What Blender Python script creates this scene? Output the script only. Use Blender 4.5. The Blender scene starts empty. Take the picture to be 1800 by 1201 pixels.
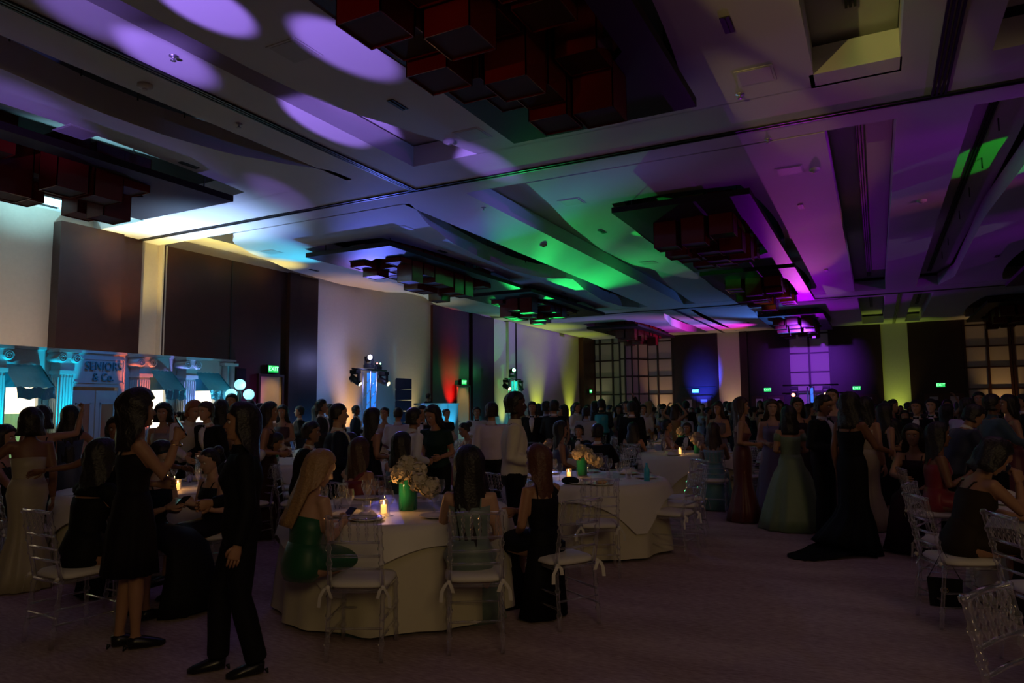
import bpy, math, random
from math import sin, cos, pi, radians, sqrt, atan2
from mathutils import Vector, Matrix, Euler
random.seed(7)
S = bpy.context.scene
COL = S.collection
# ------------------------------------------------------------------ camera
F_PX = 1232.0; CH = 1.6; YAW, PIT, ROL = -.479, .0925, -.0087
_f = Vector((sin(YAW)*cos(PIT), cos(YAW)*cos(PIT), sin(PIT)))
_r = _f.cross(Vector((0, 0, 1))).normalized(); _u = _r.cross(_f)
CX = _r*cos(ROL)+_u*sin(ROL); CY = -_r*sin(ROL)+_u*cos(ROL)
cam = bpy.data.cameras.new('camera'); cam.sensor_width = 36; cam.lens = 36*F_PX/1800; cam.clip_end = 200
co = bpy.data.objects.new('camera', cam); COL.objects.link(co)
M = Matrix((CX, CY, -_f)).transposed().to_4x4(); M.translation = (0, 0, CH); co.matrix_world = M
S.camera = co
# ------------------------------------------------------------------ world / exposure
S.view_settings.view_transform = 'Standard'; S.view_settings.look = 'None'
S.view_settings.gamma = 1; S.view_settings.use_curve_mapping = False
S.view_settings.exposure = 0.0
W = bpy.data.worlds.new('world'); S.world = W; W.use_nodes = True
W.node_tree.nodes['Background'].inputs[0].default_value = (.80, .66, .70, 1)
W.node_tree.nodes['Background'].inputs[1].default_value = .02; W.node_tree.nodes['Background'].inputs[1].default_value = .012
cy = S.cycles
cy.max_bounces = 5; cy.diffuse_bounces = 3; cy.glossy_bounces = 3; cy.transmission_bounces = 4
cy.transparent_max_bounces = 24; cy.sample_clamp_indirect = 2.0; cy.sample_clamp_direct = 40
cy.caustics_reflective = False; cy.caustics_refractive = False
cy.use_denoising = True

def ray(px, py):
    d = CX*(px-900) + CY*(600.5-py) + _f*F_PX
    return d.normalized()
O = Vector((0, 0, CH))
def atz(px, py, z): d = ray(px, py); return O+d*((z-CH)/d.z)
def atx(px, py, x): d = ray(px, py); return O+d*(x/d.x)
def aty(px, py, y): d = ray(px, py); return O+d*(y/d.y)
def atd(px, py, dist): d = ray(px, py); return O+d*(dist/sqrt(d.x**2+d.y**2))

def lamp_aim(o, tgt):
    o.rotation_euler = (Vector(tgt)-o.location).to_track_quat('-Z', 'Y').to_euler()
def spot(loc, tgt, col, power, angle, blend=.4, size=.04, name='stage_beam'):
    l = bpy.data.lights.new(name, 'SPOT'); l.color = col; l.energy = power
    l.spot_size = radians(angle); l.spot_blend = blend; l.shadow_soft_size = size
    o = bpy.data.objects.new(name, l); COL.objects.link(o); o.location = loc; lamp_aim(o, tgt); return o
def point(loc, col, power, size=.05, name='glow_lamp'):
    l = bpy.data.lights.new(name, 'POINT'); l.color = col; l.energy = power; l.shadow_soft_size = size
    o = bpy.data.objects.new(name, l); COL.objects.link(o); o.location = loc; return o
CEIL = 5.6
# moving heads on the truss towers, then unseen sources placed off frame (colour, pixel on the ceiling they hit, power, cone)
T1 = Vector((-14.3, 17.7, 3.15)); T2 = Vector((-14.2, 27.4, 3.2)); T3 = Vector((-3.0, 37.5, 2.9))
OFS = {0: Vector((.45, -.35, .1)), 1: Vector((.45, -.35, .1)), 2: Vector((0, -.9, .2)), 3: Vector(), 4: Vector(), 5: Vector(), 6: Vector()}; T4 = Vector((9.0, 12.0, 3.0)); T5 = Vector((-4.0, -3.5, 2.6)); T6 = Vector((-5.2, -.9, 1.9)); T7 = Vector((3.2, 8.2, 2.8))
VIO = (.36, .20, 1.0); BLU = (.08, .25, 1.0); CYA = (.05, .65, 1.0); GRN = (.02, 1.0, .16); MAG = (.85, .03, .75); YEL = (1.0, .72, .18); RED = (1.0, .06, .03); PUR = (.42, .0, .85); WHT = (.8, .9, 1.0); ORA = (1, .25, .06)
def beams(k, lst):
    src = (T1, T2, T3, T4, T5, T6, T7)[k]+OFS[k]
    for (px, py, col, pw, an, bl) in lst:
        t = atz(px, py, CEIL); spot(src, t, col, pw, an, bl)
BEAM_T1 = [(60, 210, VIO, 1440, 18, .8), (690, 425, (.12, .16, 1), 1100, 30, .8), (480, 440, CYA, 2400, 26, .9), (420, 385, BLU, 1440, 20, .9), (880, 400, BLU, 1100, 16, .9), (950, 340, VIO, 500, 16, .9), (640, 450, VIO, 800, 26, .9)]
BEAM_T2 = [(1010, 505, GRN, 7200, 20, .9), (930, 430, GRN, 2400, 10, .9), (1000, 445, GRN, 4480, 10, .9), (1150, 420, GRN, 1120, 16, .8), (890, 515, GRN, 1440, 14, .8), (1120, 480, GRN, 2400, 16, .8)]
BEAM_T3 = [(1120, 572, VIO, 1980, 50, .8), (1250, 575, MAG, 2112, 40, .8), (1190, 560, RED, 660, 14, .6), (1290, 578, RED, 528, 14, .5), (1040, 560, VIO, 1848, 30, .8), (1320, 550, BLU, 1188, 40, .8),
      (1430, 412, ORA, 1188, 7, .5), (1400, 350, PUR, 1188, 16, .8), (1240, 300, PUR, 924, 14, .8), (1600, 480, PUR, 660, 50, .8), (1160, 465, WHT, 1188, 3.4, .3), (1480, 480, PUR, 528, 16, .8)]
BEAM_T4 = [(1640, 300, PUR, 647, 34, .7), (1700, 230, PUR, 308, 24, .7), (1605, 436, WHT, 339, 7, .2), (1465, 453, WHT, 400, 5, .2), (1600, 360, ORA, 400, 10, .8),
      (1620, 480, PUR, 770, 24, .8), (1500, 470, PUR, 770, 22, .8), (1340, 240, PUR, 308, 26, .9), (1780, 80, PUR, 92, 12, .6)]
BEAM_T5 = [(850, 60, (1, .05, .03), 260, 15, .8), (1375, 0, YEL, 900, 7, .5), (1545, 20, YEL, 700, 6, .5), (1370, 200, YEL, 1500, 5, .7), (1582, 90, GRN, 260, 6, .5)]
BEAM_T6 = [(355, 8, VIO, 4420, 6.5, .45), (290, 100, VIO, 4680, 7, .8), (605, 85, VIO, 4940, 6.5, .55), (572, 212, VIO, 9750, 5.5, .45), (850, 285, VIO, 6760, 4.5, .9), (495, 345, VIO, 3900, 5, .9), (60, 215, VIO, 1820, 11, .9), (150, 20, VIO, 1430, 8, .9)]
BEAM_T7 = [(780, 410, BLU, 572, 20, 1), (930, 350, (.2, .2, 1), 352, 16, 1), (640, 440, (.2, .2, 1), 352, 16, 1), (1050, 330, VIO, 154, 16, 1), (470, 300, BLU, 198, 20, 1), (700, 300, BLU, 110, 14, 1)]  # added source off the right side for the blue ceiling wash
for _k, _b in enumerate((BEAM_T1, BEAM_T2, BEAM_T3, BEAM_T4, BEAM_T5, BEAM_T6, BEAM_T7)): beams(_k, _b)
# green laser fan that ends up inside the ceiling recess on the right
spot((4.5, 8.0, 2.2), (1.75, 15.4, 6.3), (.02, 1, .03), 1400, 7, .1)
spot((-5.0, 14.0, 2.2), (-3.3, 23.2, 6.4), (.02, 1, .1), 500, 12, .2)
spot((-5.6, 12.0, 2.0), (-4.62, 16.0, 5.9), (.02, 1, .1), 700, 5, .2)
spot((-5.5, 17, 2.0), (-1.7, 27.0, 5.9), (1, .85, .25), 900, 9, .6)
# wall washers on the floor along the walls
UPL = [(-15.0, 17.9, (1, .5, .12), 60), (-15.0, 21.3, (1, .8, .35), 36), (-15.0, 28.6, (.75, .9, .1), 30), (-15.05, 32.3, (.75, .95, .08), 80), (-15.05, 36.6, (.75, .95, .08), 50)]
for x, y, c, p in UPL:
    spot((x, y, .15), (x-.16, y, 3.2), c, p*9, 54, 1.0, .06, 'wall_washer_beam')
for x, c, p in [(.9, (.7, .95, .1), 30), (-7.0, (1, .6, .35), 26), (5.2, (1, .6, .2), 30), (-10.9, (1, .6, .25), 26), (-15.0, (.9, .9, .5), 18)]:
    spot((x, 39.4, .15), (x, 39.7, 3.4), c, p*9, 56, 1.0, .06, 'wall_washer_beam')
spot((-8.7, 37.6, .6), (-8.7, 40, 3.0), (.02, .05, 1), 8500, 38, 1.0)
spot((-3.1, 29.3, 4.9), (-3.1, 40, 3.3), (.30, .05, 1), 3600, 34, 1)  # added spot near ceiling height for even violet on the window
spot((-14.6, 24.0, 1.2), (-15.4, 24.0, 2.6), (1, .02, .02), 1100, 50, 1.0)
spot((-14.4, 14.0, .6), (-15.4, 13.6, 2.4), (.30, .02, .6), 300, 50, 1.0)
for _y in (14.5, 24.9): spot((-14.3, _y, 3.3), (-15.3, _y, 1.2), (1, .72, .38), 60, 50, .8, .05, 'door_fill')  # added warm spots that brighten the doors, no fixture there
# area lamps for added spill behind the shop-front and dim fill
def area(loc, tgt, col, power, sx, sy, name='ceiling_wash'):
    l = bpy.data.lights.new(name, 'AREA'); l.shape = 'RECTANGLE'; l.size = sx; l.size_y = sy; l.color = col; l.energy = power
    o = bpy.data.objects.new(name, l); COL.objects.link(o); o.location = loc; lamp_aim(o, tgt); return o
# unseen warm light behind the camera and overhead fills added for the floor
area((5.5, -5.0, 5.2), (-1.5, 5.5, .0), (1, .70, .30), 84, 3.0, 1.5, 'rear_warm_light')
area((1.0, 1.0, 5.5), (1.0, 1.5, .0), (1, .70, .70), 15, 5.0, 4.0, 'floor_fill')
area((2.0, 9.0, 5.5), (2.0, 9.5, .0), (1, .62, .80), 10, 4.0, 4.0, 'floor_fill')
# ------------------------------------------------------------------ materials
def mat(name, col, rough=.6, metal=0, emit=None, es=0, coat=0, noise=0, nscale=8, bump=0, spec=.5, sheen=0):
    m = bpy.data.materials.new(name); m.use_nodes = True; nt = m.node_tree; b = nt.nodes['Principled BSDF']
    b.inputs['Base Color'].default_value = (*col, 1); b.inputs['Roughness'].default_value = rough
    b.inputs['Metallic'].default_value = metal; b.inputs['Coat Weight'].default_value = coat
    b.inputs['Specular IOR Level'].default_value = spec; b.inputs['Sheen Weight'].default_value = sheen
    if emit: b.inputs['Emission Color'].default_value = (*emit, 1); b.inputs['Emission Strength'].default_value = es
    if noise or bump:
        tc = nt.nodes.new('ShaderNodeTexCoord'); n = nt.nodes.new('ShaderNodeTexNoise'); n.inputs['Scale'].default_value = nscale; n.inputs['Detail'].default_value = 4
        nt.links.new(tc.outputs['Object'], n.inputs['Vector'])
        if noise:
            r = nt.nodes.new('ShaderNodeMapRange'); r.inputs['To Min'].default_value = 1-noise; r.inputs['To Max'].default_value = 1+noise
            mx = nt.nodes.new('ShaderNodeVectorMath'); mx.operation = 'SCALE'; mx.inputs[0].default_value = col
            nt.links.new(n.outputs['Fac'], r.inputs['Value']); nt.links.new(r.outputs[0], mx.inputs['Scale']); nt.links.new(mx.outputs[0], b.inputs['Base Color'])
        if bump:
            bp = nt.nodes.new('ShaderNodeBump'); bp.inputs['Strength'].default_value = bump; bp.inputs['Distance'].default_value = .02
            nt.links.new(n.outputs['Fac'], bp.inputs['Height']); nt.links.new(bp.outputs[0], b.inputs['Normal'])
    return m
def clear(name, tint, gloss=.12, rough=.06, dens=0.25):
    m = bpy.data.materials.new(name); m.use_nodes = True; nt = m.node_tree; nt.nodes.clear()
    out = nt.nodes.new('ShaderNodeOutputMaterial'); tr = nt.nodes.new('ShaderNodeBsdfTransparent'); tr.inputs[0].default_value = (*tint, 1)
    gl = nt.nodes.new('ShaderNodeBsdfGlossy'); gl.inputs['Roughness'].default_value = rough; gl.inputs[0].default_value = (1, 1, 1, 1)
    df = nt.nodes.new('ShaderNodeBsdfDiffuse'); df.inputs[0].default_value = (*[min(1, t*.8) for t in tint], 1)
    lw = nt.nodes.new('ShaderNodeLayerWeight'); lw.inputs['Blend'].default_value = gloss
    m1 = nt.nodes.new('ShaderNodeMixShader'); m2 = nt.nodes.new('ShaderNodeMixShader'); m1.inputs[0].default_value = dens
    nt.links.new(tr.outputs[0], m1.inputs[1]); nt.links.new(df.outputs[0], m1.inputs[2])
    nt.links.new(lw.outputs['Facing'], m2.inputs[0]); nt.links.new(m1.outputs[0], m2.inputs[1]); nt.links.new(gl.outputs[0], m2.inputs[2])
    nt.links.new(m2.outputs[0], out.inputs[0]); return m
MT = dict(
 white=mat('white_plaster', (.58, .565, .56), .7, noise=.03, nscale=2),
 deck=mat('dark_deck', (.12, .12, .12), .9),
 cream=mat('cream_wallpaper', (.62, .55, .46), .75, noise=.06, nscale=14, bump=.15),
 wood=mat('dark_stained_wood', (.030, .009, .007), .42, spec=.35, noise=.35, nscale=5),
 woodb=mat('red_brown_wood', (.07, .018, .010), .45, spec=.35, noise=.3, nscale=5),
 rail=mat('black_metal', (.02, .02, .02), .4, .5),
 pane=mat('frosted_pane', (.52, .43, .38), .5),
 box=mat('dark_red_acrylic', (.13, .012, .007), .22, coat=.3), frame=mat('espresso_wood_frame', (.012, .007, .006), .55, spec=.25),
 boxb=mat('amber_frosted_acrylic', (.045, .014, .008), .65, spec=.2),
 vent=mat('black_vent', (.015, .015, .015), .6), grille=mat('speaker_grille', (.45, .43, .42), .6),
 acr=clear('clear_acrylic', (.96, .96, .99), .42, .06, .06), glass=clear('clear_glass', (.95, .96, .97), .42, .03, .07),
 cushion=mat('ivory_cushion', (.70, .66, .58), .8), cloth=mat('ivory_satin_cloth', (.66, .60, .44), .55, noise=.05, nscale=6),
 overlay=mat('white_overlay_cloth', (.74, .70, .62), .5, noise=.05, nscale=6),
 black=mat('black_fabric', (.008, .008, .009), .8, spec=.2), shoe=mat('black_leather', (.01, .01, .01), .3),
 prop=mat('painted_shopfront', (.50, .52, .55), .55, noise=.05, nscale=3), awning=mat('teal_satin_awning', (.04, .30, .38), .4, bump=.5, nscale=9),
 foil=mat('shiny_blue_foil', (.18, .42, .55), .18, .6, bump=.9, nscale=16), letter=mat('blue_foam_letters', (.10, .30, .40), .5),
 glow=mat('lit_display_window', (.9, .85, .7), .6, emit=(1, .80, .52), es=2.2), curtain=mat('pale_green_glow_curtain', (.45, .70, .40), .8, emit=(.55, .95, .35), es=.28),  # curtain carries show-through window light as emission
 rustpane=mat('rust_paper_pane', (.40, .13, .06), .7), globe=mat('lit_globe', (.7, .95, .95), .4, emit=(.35, .9, 1), es=1.1),
 exitg=mat('exit_sign_green', (.02, .5, .08), .5, emit=(.02, 1, .16), es=.55), exitl=mat('exit_letters', (.5, 1, .6), .5, emit=(.3, 1, .45), es=2.2),
 exitb=mat('exit_sign_blue_lit', (.1, .5, .8), .5, emit=(.1, .7, 1), es=.9),  # blue copy of the sign face, stage wash put into its colour
 lens=mat('violet_lens', (1, 1, 1), .3, emit=(.62, .55, 1), es=28), lensg=mat('green_lens', (1, 1, 1), .3, emit=(.25, 1, .45), es=24),
 lensy=mat('warm_lens', (1, 1, 1), .3, emit=(1, .75, .3), es=5), lensr=mat('red_lens', (1, .5, .4), .3, emit=(1, .25, .15), es=5),
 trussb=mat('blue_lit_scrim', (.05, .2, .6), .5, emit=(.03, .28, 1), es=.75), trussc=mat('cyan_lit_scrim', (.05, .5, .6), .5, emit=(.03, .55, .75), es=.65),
 alu=mat('aluminium', (.5, .5, .52), .35, .9), door=mat('pale_wood_door', (.62, .38, .18), .5, noise=.1, nscale=4),
 flame=mat('candle_flame', (1, .6, .2), .5, emit=(1, .5, .14), es=14), wax=mat('glowing_wax', (.9, .5, .2), .5, emit=(1, .42, .1), es=2.4),
 vase=clear('green_glass', (.05, .62, .36), .12, .1, .45), petal=mat('ivory_petals', (.62, .54, .40), .7), leaf=mat('green_leaf', (.05, .22, .08), .6),
 plate=mat('white_porcelain', (.75, .74, .72), .2), gold=mat('gold_metal', (.8, .55, .2), .25, 1), red=mat('red_drink', (.55, .02, .02), .2),
 blue=mat('blue_plastic', (.05, .45, .65), .3), phone=mat('dark_phone', (.01, .01, .012), .15), screen=mat('lit_phone_screen', (.2, .6, .9), .3, emit=(.1, .75, 1), es=1.3),
 eye=mat('eye_white', (.6, .58, .55), .3), iris=mat('dark_eye', (.02, .012, .01), .2), lip=mat('lip', (.35, .09, .08), .5),
 teal=mat('teal_paint', (.08, .42, .45), .4), booth=mat('white_booth_panel', (.55, .68, .75), .35), steel=mat('brushed_steel', (.4, .4, .42), .35, .8),
)
def skinm(n, c): return mat(n, c, .5, noise=.05, nscale=10)
SK = [skinm('fair_skin', (.52, .30, .20)), skinm('tan_skin', (.40, .21, .12)), skinm('brown_skin', (.22, .10, .055)), skinm('dark_skin', (.07, .032, .02))]
def hairm(n, c):
    m = mat(n, c, .42, noise=.4, nscale=60, bump=.4); return m
HM = dict(black=hairm('black_hair', (.012, .009, .008)), brown=hairm('dark_brown_hair', (.045, .020, .012)), auburn=hairm('auburn_hair', (.10, .035, .018)), blonde=hairm('dark_blonde_hair', (.34, .20, .09)), ginger=hairm('copper_hair', (.28, .11, .04)))
FB = {}
def fab(c, rough=.7, sat=False):
    k = (c, rough)
    if k not in FB: FB[k] = mat('fabric', c, rough, noise=.08, nscale=12, sheen=.2 if max(c) > .04 else 0, spec=.5 if max(c) > .04 else .15)
    return FB[k]
# ------------------------------------------------------------------ mesh builder
class MB:
    def __init__(s): s.v = []; s.f = []; s.m = []; s.sm = []; s.cur = 0
    def add(s, vs, fs, smooth=False, mi=None):
        o = len(s.v); s.v += [tuple(v) for v in vs]; s.f += [tuple(i+o for i in f) for f in fs]
        s.m += [s.cur if mi is None else mi]*len(fs); s.sm += [smooth]*len(fs); return s
    def box(s, c, d, rz=0, mi=None):
        x, y, z = d[0]/2, d[1]/2, d[2]/2; vs = []
        for sx, sy, sz in ((-1,-1,-1),(1,-1,-1),(1,1,-1),(-1,1,-1),(-1,-1,1),(1,-1,1),(1,1,1),(-1,1,1)):
            a, b = sx*x, sy*y; vs.append((c[0]+a*cos(rz)-b*sin(rz), c[1]+a*sin(rz)+b*cos(rz), c[2]+sz*z))
        return s.add(vs, [(0,3,2,1),(4,5,6,7),(0,1,5,4),(1,2,6,5),(2,3,7,6),(3,0,4,7)], False, mi)
    def bb(s, a, b, mi=None): return s.box([(a[i]+b[i])/2 for i in range(3)], [abs(b[i]-a[i]) for i in range(3)], 0, mi)
    def tube(s, pts, rad, n=8, cap=True, smooth=True, ax=None, ry=None, mi=None, ripple=None):
        # loft along pts; rad list = half widths along side axis, ry = along the other axis; ax = side axis hint
        pts = [Vector(p) for p in pts]; k = len(pts)
        if not hasattr(rad, '__len__'): rad = [rad]*k
        if ry is None: ry = rad
        elif not hasattr(ry, '__len__'): ry = [ry]*k
        vs = []; fs = []
        prev = None
        for i, p in enumerate(pts):
            t = (pts[min(i+1, k-1)]-pts[max(i-1, 0)])
            if t.length < 1e-6: t = Vector((0, 0, 1))
            t.normalize()
            if ax is not None: h = Vector(ax)
            elif prev is not None: h = prev
            else: h = Vector((1, 0, 0)) if abs(t.x) < .9 else Vector((0, 1, 0))
            a = (h-t*h.dot(t)).normalized(); b = t.cross(a); prev = a
            for j in range(n):
                th = 2*pi*j/n; q = 1 if not ripple else 1+ripple(i/(k-1), th)
                vs.append(p+a*(rad[i]*cos(th)*q)+b*(ry[i]*sin(th)*q))
        for i in range(k-1):
            for j in range(n):
                fs.append((i*n+j, i*n+(j+1) % n, (i+1)*n+(j+1) % n, (i+1)*n+j))
        if cap: fs.append(tuple(reversed(range(n)))); fs.append(tuple((k-1)*n+j for j in range(n)))
        return s.add(vs, fs, smooth, mi)
    def lathe(s, prof, n=16, c=(0, 0, 0), smooth=True, mi=None, sx=1, sy=1):
        vs = []; fs = []; k = len(prof)
        for r, z in prof:
            for j in range(n): th = 2*pi*j/n; vs.append((c[0]+r*cos(th)*sx, c[1]+r*sin(th)*sy, c[2]+z))
        for i in range(k-1):
            for j in range(n): fs.append((i*n+j, i*n+(j+1) % n, (i+1)*n+(j+1) % n, (i+1)*n+j))
        return s.add(vs, fs, smooth, mi)
    def ball(s, c, r, n=10, m=6, mi=None, sc=(1, 1, 1)):
        pr = [(max(1e-4, r*sin(pi*i/m)), -r*cos(pi*i/m)*sc[2]) for i in range(m+1)]
        return s.lathe(pr, n, c, True, mi, sc[0], sc[1])
    def prism(s, poly, z0, z1, mi=None):
        n = len(poly); vs = [(x, y, z0) for x, y in poly]+[(x, y, z1) for x, y in poly]
        fs = [tuple(reversed(range(n))), tuple(range(n, 2*n))]+[(i, (i+1) % n, n+(i+1) % n, n+i) for i in range(n)]
        return s.add(vs, fs, False, mi)
    def ribbon(s, xa, xb, y0, y1, n, z0, z1):
        vs = []; fs = []
        for i in range(n+1):
            y = y0+(y1-y0)*i/n; a, b = xa(y), xb(y)
            vs += [(a, y, z0), (b, y, z0), (b, y, z1), (a, y, z1)]
        for i in range(n):
            o = i*4; p = o+4
            fs += [(o, p, p+1, o+1), (o+1, p+1, p+2, o+2), (o+2, p+2, p+3, o+3), (o+3, p+3, p, o)]
        fs += [(0, 1, 2, 3), (n*4+3, n*4+2, n*4+1, n*4)]
        return s.add(vs, fs)
    def xf(s, Mx): s.v = [tuple(Mx @ Vector(v)) for v in s.v]; return s
    def mesh(s, name, mats):
        me = bpy.data.meshes.new(name); me.from_pydata(s.v, [], s.f)
        for m in (mats if isinstance(mats, (list, tuple)) else [mats]): me.materials.append(m)
        me.polygons.foreach_set('material_index', s.m); me.polygons.foreach_set('use_smooth', s.sm); me.update(); return me
    def build(s, name, mats, parent=None, **kw): return link(name, s.mesh(name, mats), parent, **kw)
def link(name, me, parent=None, loc=None, rz=None, sc=None, mt=None):
    o = bpy.data.objects.new(name, me); COL.objects.link(o)
    if parent is not None: o.parent = parent
    if loc is not None: o.location = loc
    if rz is not None: o.rotation_euler = (0, 0, rz)
    if sc is not None: o.scale = (sc, sc, sc) if not hasattr(sc, '__len__') else sc
    if mt is not None:
        for i, m in enumerate(mt if isinstance(mt, (list, tuple)) else [mt]):
            if i < len(o.material_slots) and m is not None: o.material_slots[i].link = 'OBJECT'; o.material_slots[i].material = m
    return o
def tag(o, label=None, cat=None, group=None, kind=None):
    if label: o['label'] = label
    if cat: o['category'] = cat
    if group: o['group'] = group
    if kind: o['kind'] = kind
    return o
def empty(name, loc=(0, 0, 0), rz=0, sc=1):
    o = bpy.data.objects.new(name, None); COL.objects.link(o); o.location = loc; o.rotation_euler = (0, 0, rz); o.scale = (sc, sc, sc); o.empty_display_size = .1; return o
def dup(root, loc, rz, sc=None):
    r = root.copy(); COL.objects.link(r); r.location = loc; r.rotation_euler = (0, 0, rz)
    if sc: r.scale = (sc, sc, sc)
    for ch in list(root.children):
        c = ch.copy(); COL.objects.link(c); c.parent = r
        for g in list(ch.children):
            d = g.copy(); COL.objects.link(d); d.parent = c
    return r
def struct(o): o['kind'] = 'structure'; return o
# ------------------------------------------------------------------ room shell
XW = -15.4; YB = 40.0
# floor: patterned carpet
fm = bpy.data.materials.new('carpet'); fm.use_nodes = True; nt = fm.node_tree; b = nt.nodes['Principled BSDF']; b.inputs['Roughness'].default_value = .95
tc = nt.nodes.new('ShaderNodeTexCoord'); mp = nt.nodes.new('ShaderNodeMapping'); mp.inputs['Scale'].default_value = (.35, 1.3, 1); mp.inputs['Rotation'].default_value = (0, 0, .1)
n1 = nt.nodes.new('ShaderNodeTexNoise'); n1.inputs['Scale'].default_value = 1.6; n1.inputs['Detail'].default_value = 3
n2 = nt.nodes.new('ShaderNodeTexNoise'); n2.inputs['Scale'].default_value = 40; cr = nt.nodes.new('ShaderNodeValToRGB')
cr.color_ramp.elements[0].position = .38; cr.color_ramp.elements[0].color = (.30, .20, .195, 1); cr.color_ramp.elements[1].position = .62; cr.color_ramp.elements[1].color = (.50, .38, .36, 1)
mi_ = nt.nodes.new('ShaderNodeMath'); mi_.operation = 'MULTIPLY_ADD'; mi_.inputs[1].default_value = .5
nt.links.new(tc.outputs['Object'], mp.inputs[0]); nt.links.new(mp.outputs[0], n1.inputs['Vector']); nt.links.new(mp.outputs[0], n2.inputs['Vector'])
m5 = nt.nodes.new('ShaderNodeMath'); m5.operation = 'MULTIPLY'; m5.inputs[1].default_value = .5
nt.links.new(n2.outputs['Fac'], mi_.inputs[0]); nt.links.new(n1.outputs['Fac'], m5.inputs[0]); nt.links.new(m5.outputs[0], mi_.inputs[2])
nt.links.new(mi_.outputs[0], cr.inputs[0]); nt.links.new(cr.outputs[0], b.inputs['Base Color'])
bp = nt.nodes.new('ShaderNodeBump'); bp.inputs['Strength'].default_value = .4; nt.links.new(n2.outputs['Fac'], bp.inputs['Height']); nt.links.new(bp.outputs[0], b.inputs['Normal'])
struct(MB().bb((-17, -8, -.1), (14, 41, 0)).build('floor', fm))
# left wall: cream field, dark wood panels standing proud of it
wl = struct(MB().bb((XW-.2, -8, 0), (XW, YB+.2, 6.6)).build('wall_left', MT['cream']))
def wpanel(y0, y1, d, z1=5.6, m='wood', seams=()):
    o = MB().bb((XW, y0, 0), (XW+d, y1, z1)).build('wood_panel', MT[m], wl)
    for s_ in seams: MB().bb((XW+d, s_-.02, 0), (XW+d+.012, s_+.02, z1)).build('panel_joint', MT['rail'], wl)
wpanel(-2, .2, .1, seams=()); wpanel(8.5, 9.9, .28); wpanel(9.9, 10.45, .14)
wpanel(11.15, 15.1, .1, seams=(13.1,)); wpanel(15.1, 15.5, .22); wpanel(15.5, 16.4, .1)
wpanel(22.75, 24.0, .1, m='woodb'); wpanel(24.0, 25.6, .1, m='woodb'); wpanel(25.6, 26.3, .22); wpanel(26.3, 27.7, .1)
for i in range(3): MB().bb((XW, 10.98+i*.06, 0), (XW+.16-.03*i, 11.02+i*.06, 5.6)).build('jamb_strip', MT['cream' if i != 1 else 'wood'], wl)
MB().bb((XW, 29.1, 0), (XW+.12, 29.75, 5.6)).build('cream_pier', MT['cream'], wl); MB().bb((XW, 29.75, 0), (XW+.14, 29.9, 5.6)).build('dark_strip', MT['rail'], wl)
wpanel(38.1, 40, .3, m='woodb')
struct(MB().bb((XW, -8, 0), (XW+.03, YB, .15)).build('baseboard_left', MT['wood']))
# back wall
wb = struct(MB().bb((XW-.2, YB, 0), (14, YB+.2, 6.6)).build('wall_back', MT['cream']))
def bpanel(x0, x1, d=.12, m='wood', z1=5.6, z0=0): return MB().bb((x0, YB-d, z0), (x1, YB, z1)).build('wood_panel', MT[m], wb)
bpanel(-10.3, -7.8); bpanel(-6.6, -4.15); bpanel(-6.6, -6.2, .24); bpanel(-2.1, .29); bpanel(1.47, 3.83); bpanel(7.9, 10.5); bpanel(11.6, 14)
bpanel(-7.8, -6.6, .06, 'cream'); bpanel(.29, 1.47, .06, 'cream')
MB().bb((-10.0, YB-.15, 2.55), (-7.95, YB-.12, 2.6)).build('panel_joint', MT['rail'], wb)
struct(MB().bb((XW, YB-.04, 0), (14, YB-.02, .15)).build('baseboard_back', MT['wood']))
def window(n, cols, rows, y=YB-.06, head=5.6):
    """cols: list of mullion x, rows: list of rail z; each pane is its own piece"""
    w = struct(empty('window_%d' % n, (cols[0], y, 0)))
    ox = cols[0]
    for i in range(len(cols)-1):
        for j in range(len(rows)-1):
            MB().bb((cols[i]-ox+.04, -.03, rows[j]+.04), (cols[i+1]-ox-.04, .0, rows[j+1]-.04)).build('pane', MT['pane'], w)
    for x in cols: MB().bb((x-ox-.05, -.08, 0), (x-ox+.05, .03, head)).build('mullion', MT['wood'], w)
    for z in rows: MB().bb((0, -.07, z-.035), (cols[-1]-ox, .02, z+.035)).build('glazing_rail', MT['wood'], w)
    return w
ROWS = [.2, 1.2, 2.25, 3.27, 4.27, 5.3]
window(1, [-15.1, -14.75, -13.95, -13.5], ROWS)
# folded screen that stands forward of the wall between window 1 and window 2
scr = struct(empty('window_2', (-13.5, YB-.1, 0)))
fold = [(0, 0), (.42, -1.2), (.75, -1.3), (1.05, -1.0), (1.3, -.6), (1.7, 0)]
for i in range(len(fold)-1):
    (ax_, ay), (bx_, by) = fold[i], fold[i+1]; L = sqrt((bx_-ax_)**2+(by-ay)**2); an = atan2(by-ay, bx_-ax_)
    for j in range(len(ROWS)-1):
        MB().box(((ax_+bx_)/2, (ay+by)/2, (ROWS[j]+ROWS[j+1])/2), (L-.09, .03, ROWS[j+1]-ROWS[j]-.09), an).build('pane', MT['pane'], scr)
    for z in ROWS: MB().box(((ax_+bx_)/2, (ay+by)/2, z), (L, .07, .07), an).build('glazing_rail', MT['wood'], scr)
for ax_, ay in fold: MB().box((ax_, ay, 2.8), (.09, .09, 5.6)).build('mullion', MT['wood'], scr)
window(3, [-12.05, -11.2, -10.35], ROWS); window(4, [-4.1, -3.1, -2.1], ROWS); window(5, [3.83, 4.75, 5.62], ROWS); window(6, [5.75, 6.6, 7.5], ROWS)
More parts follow.
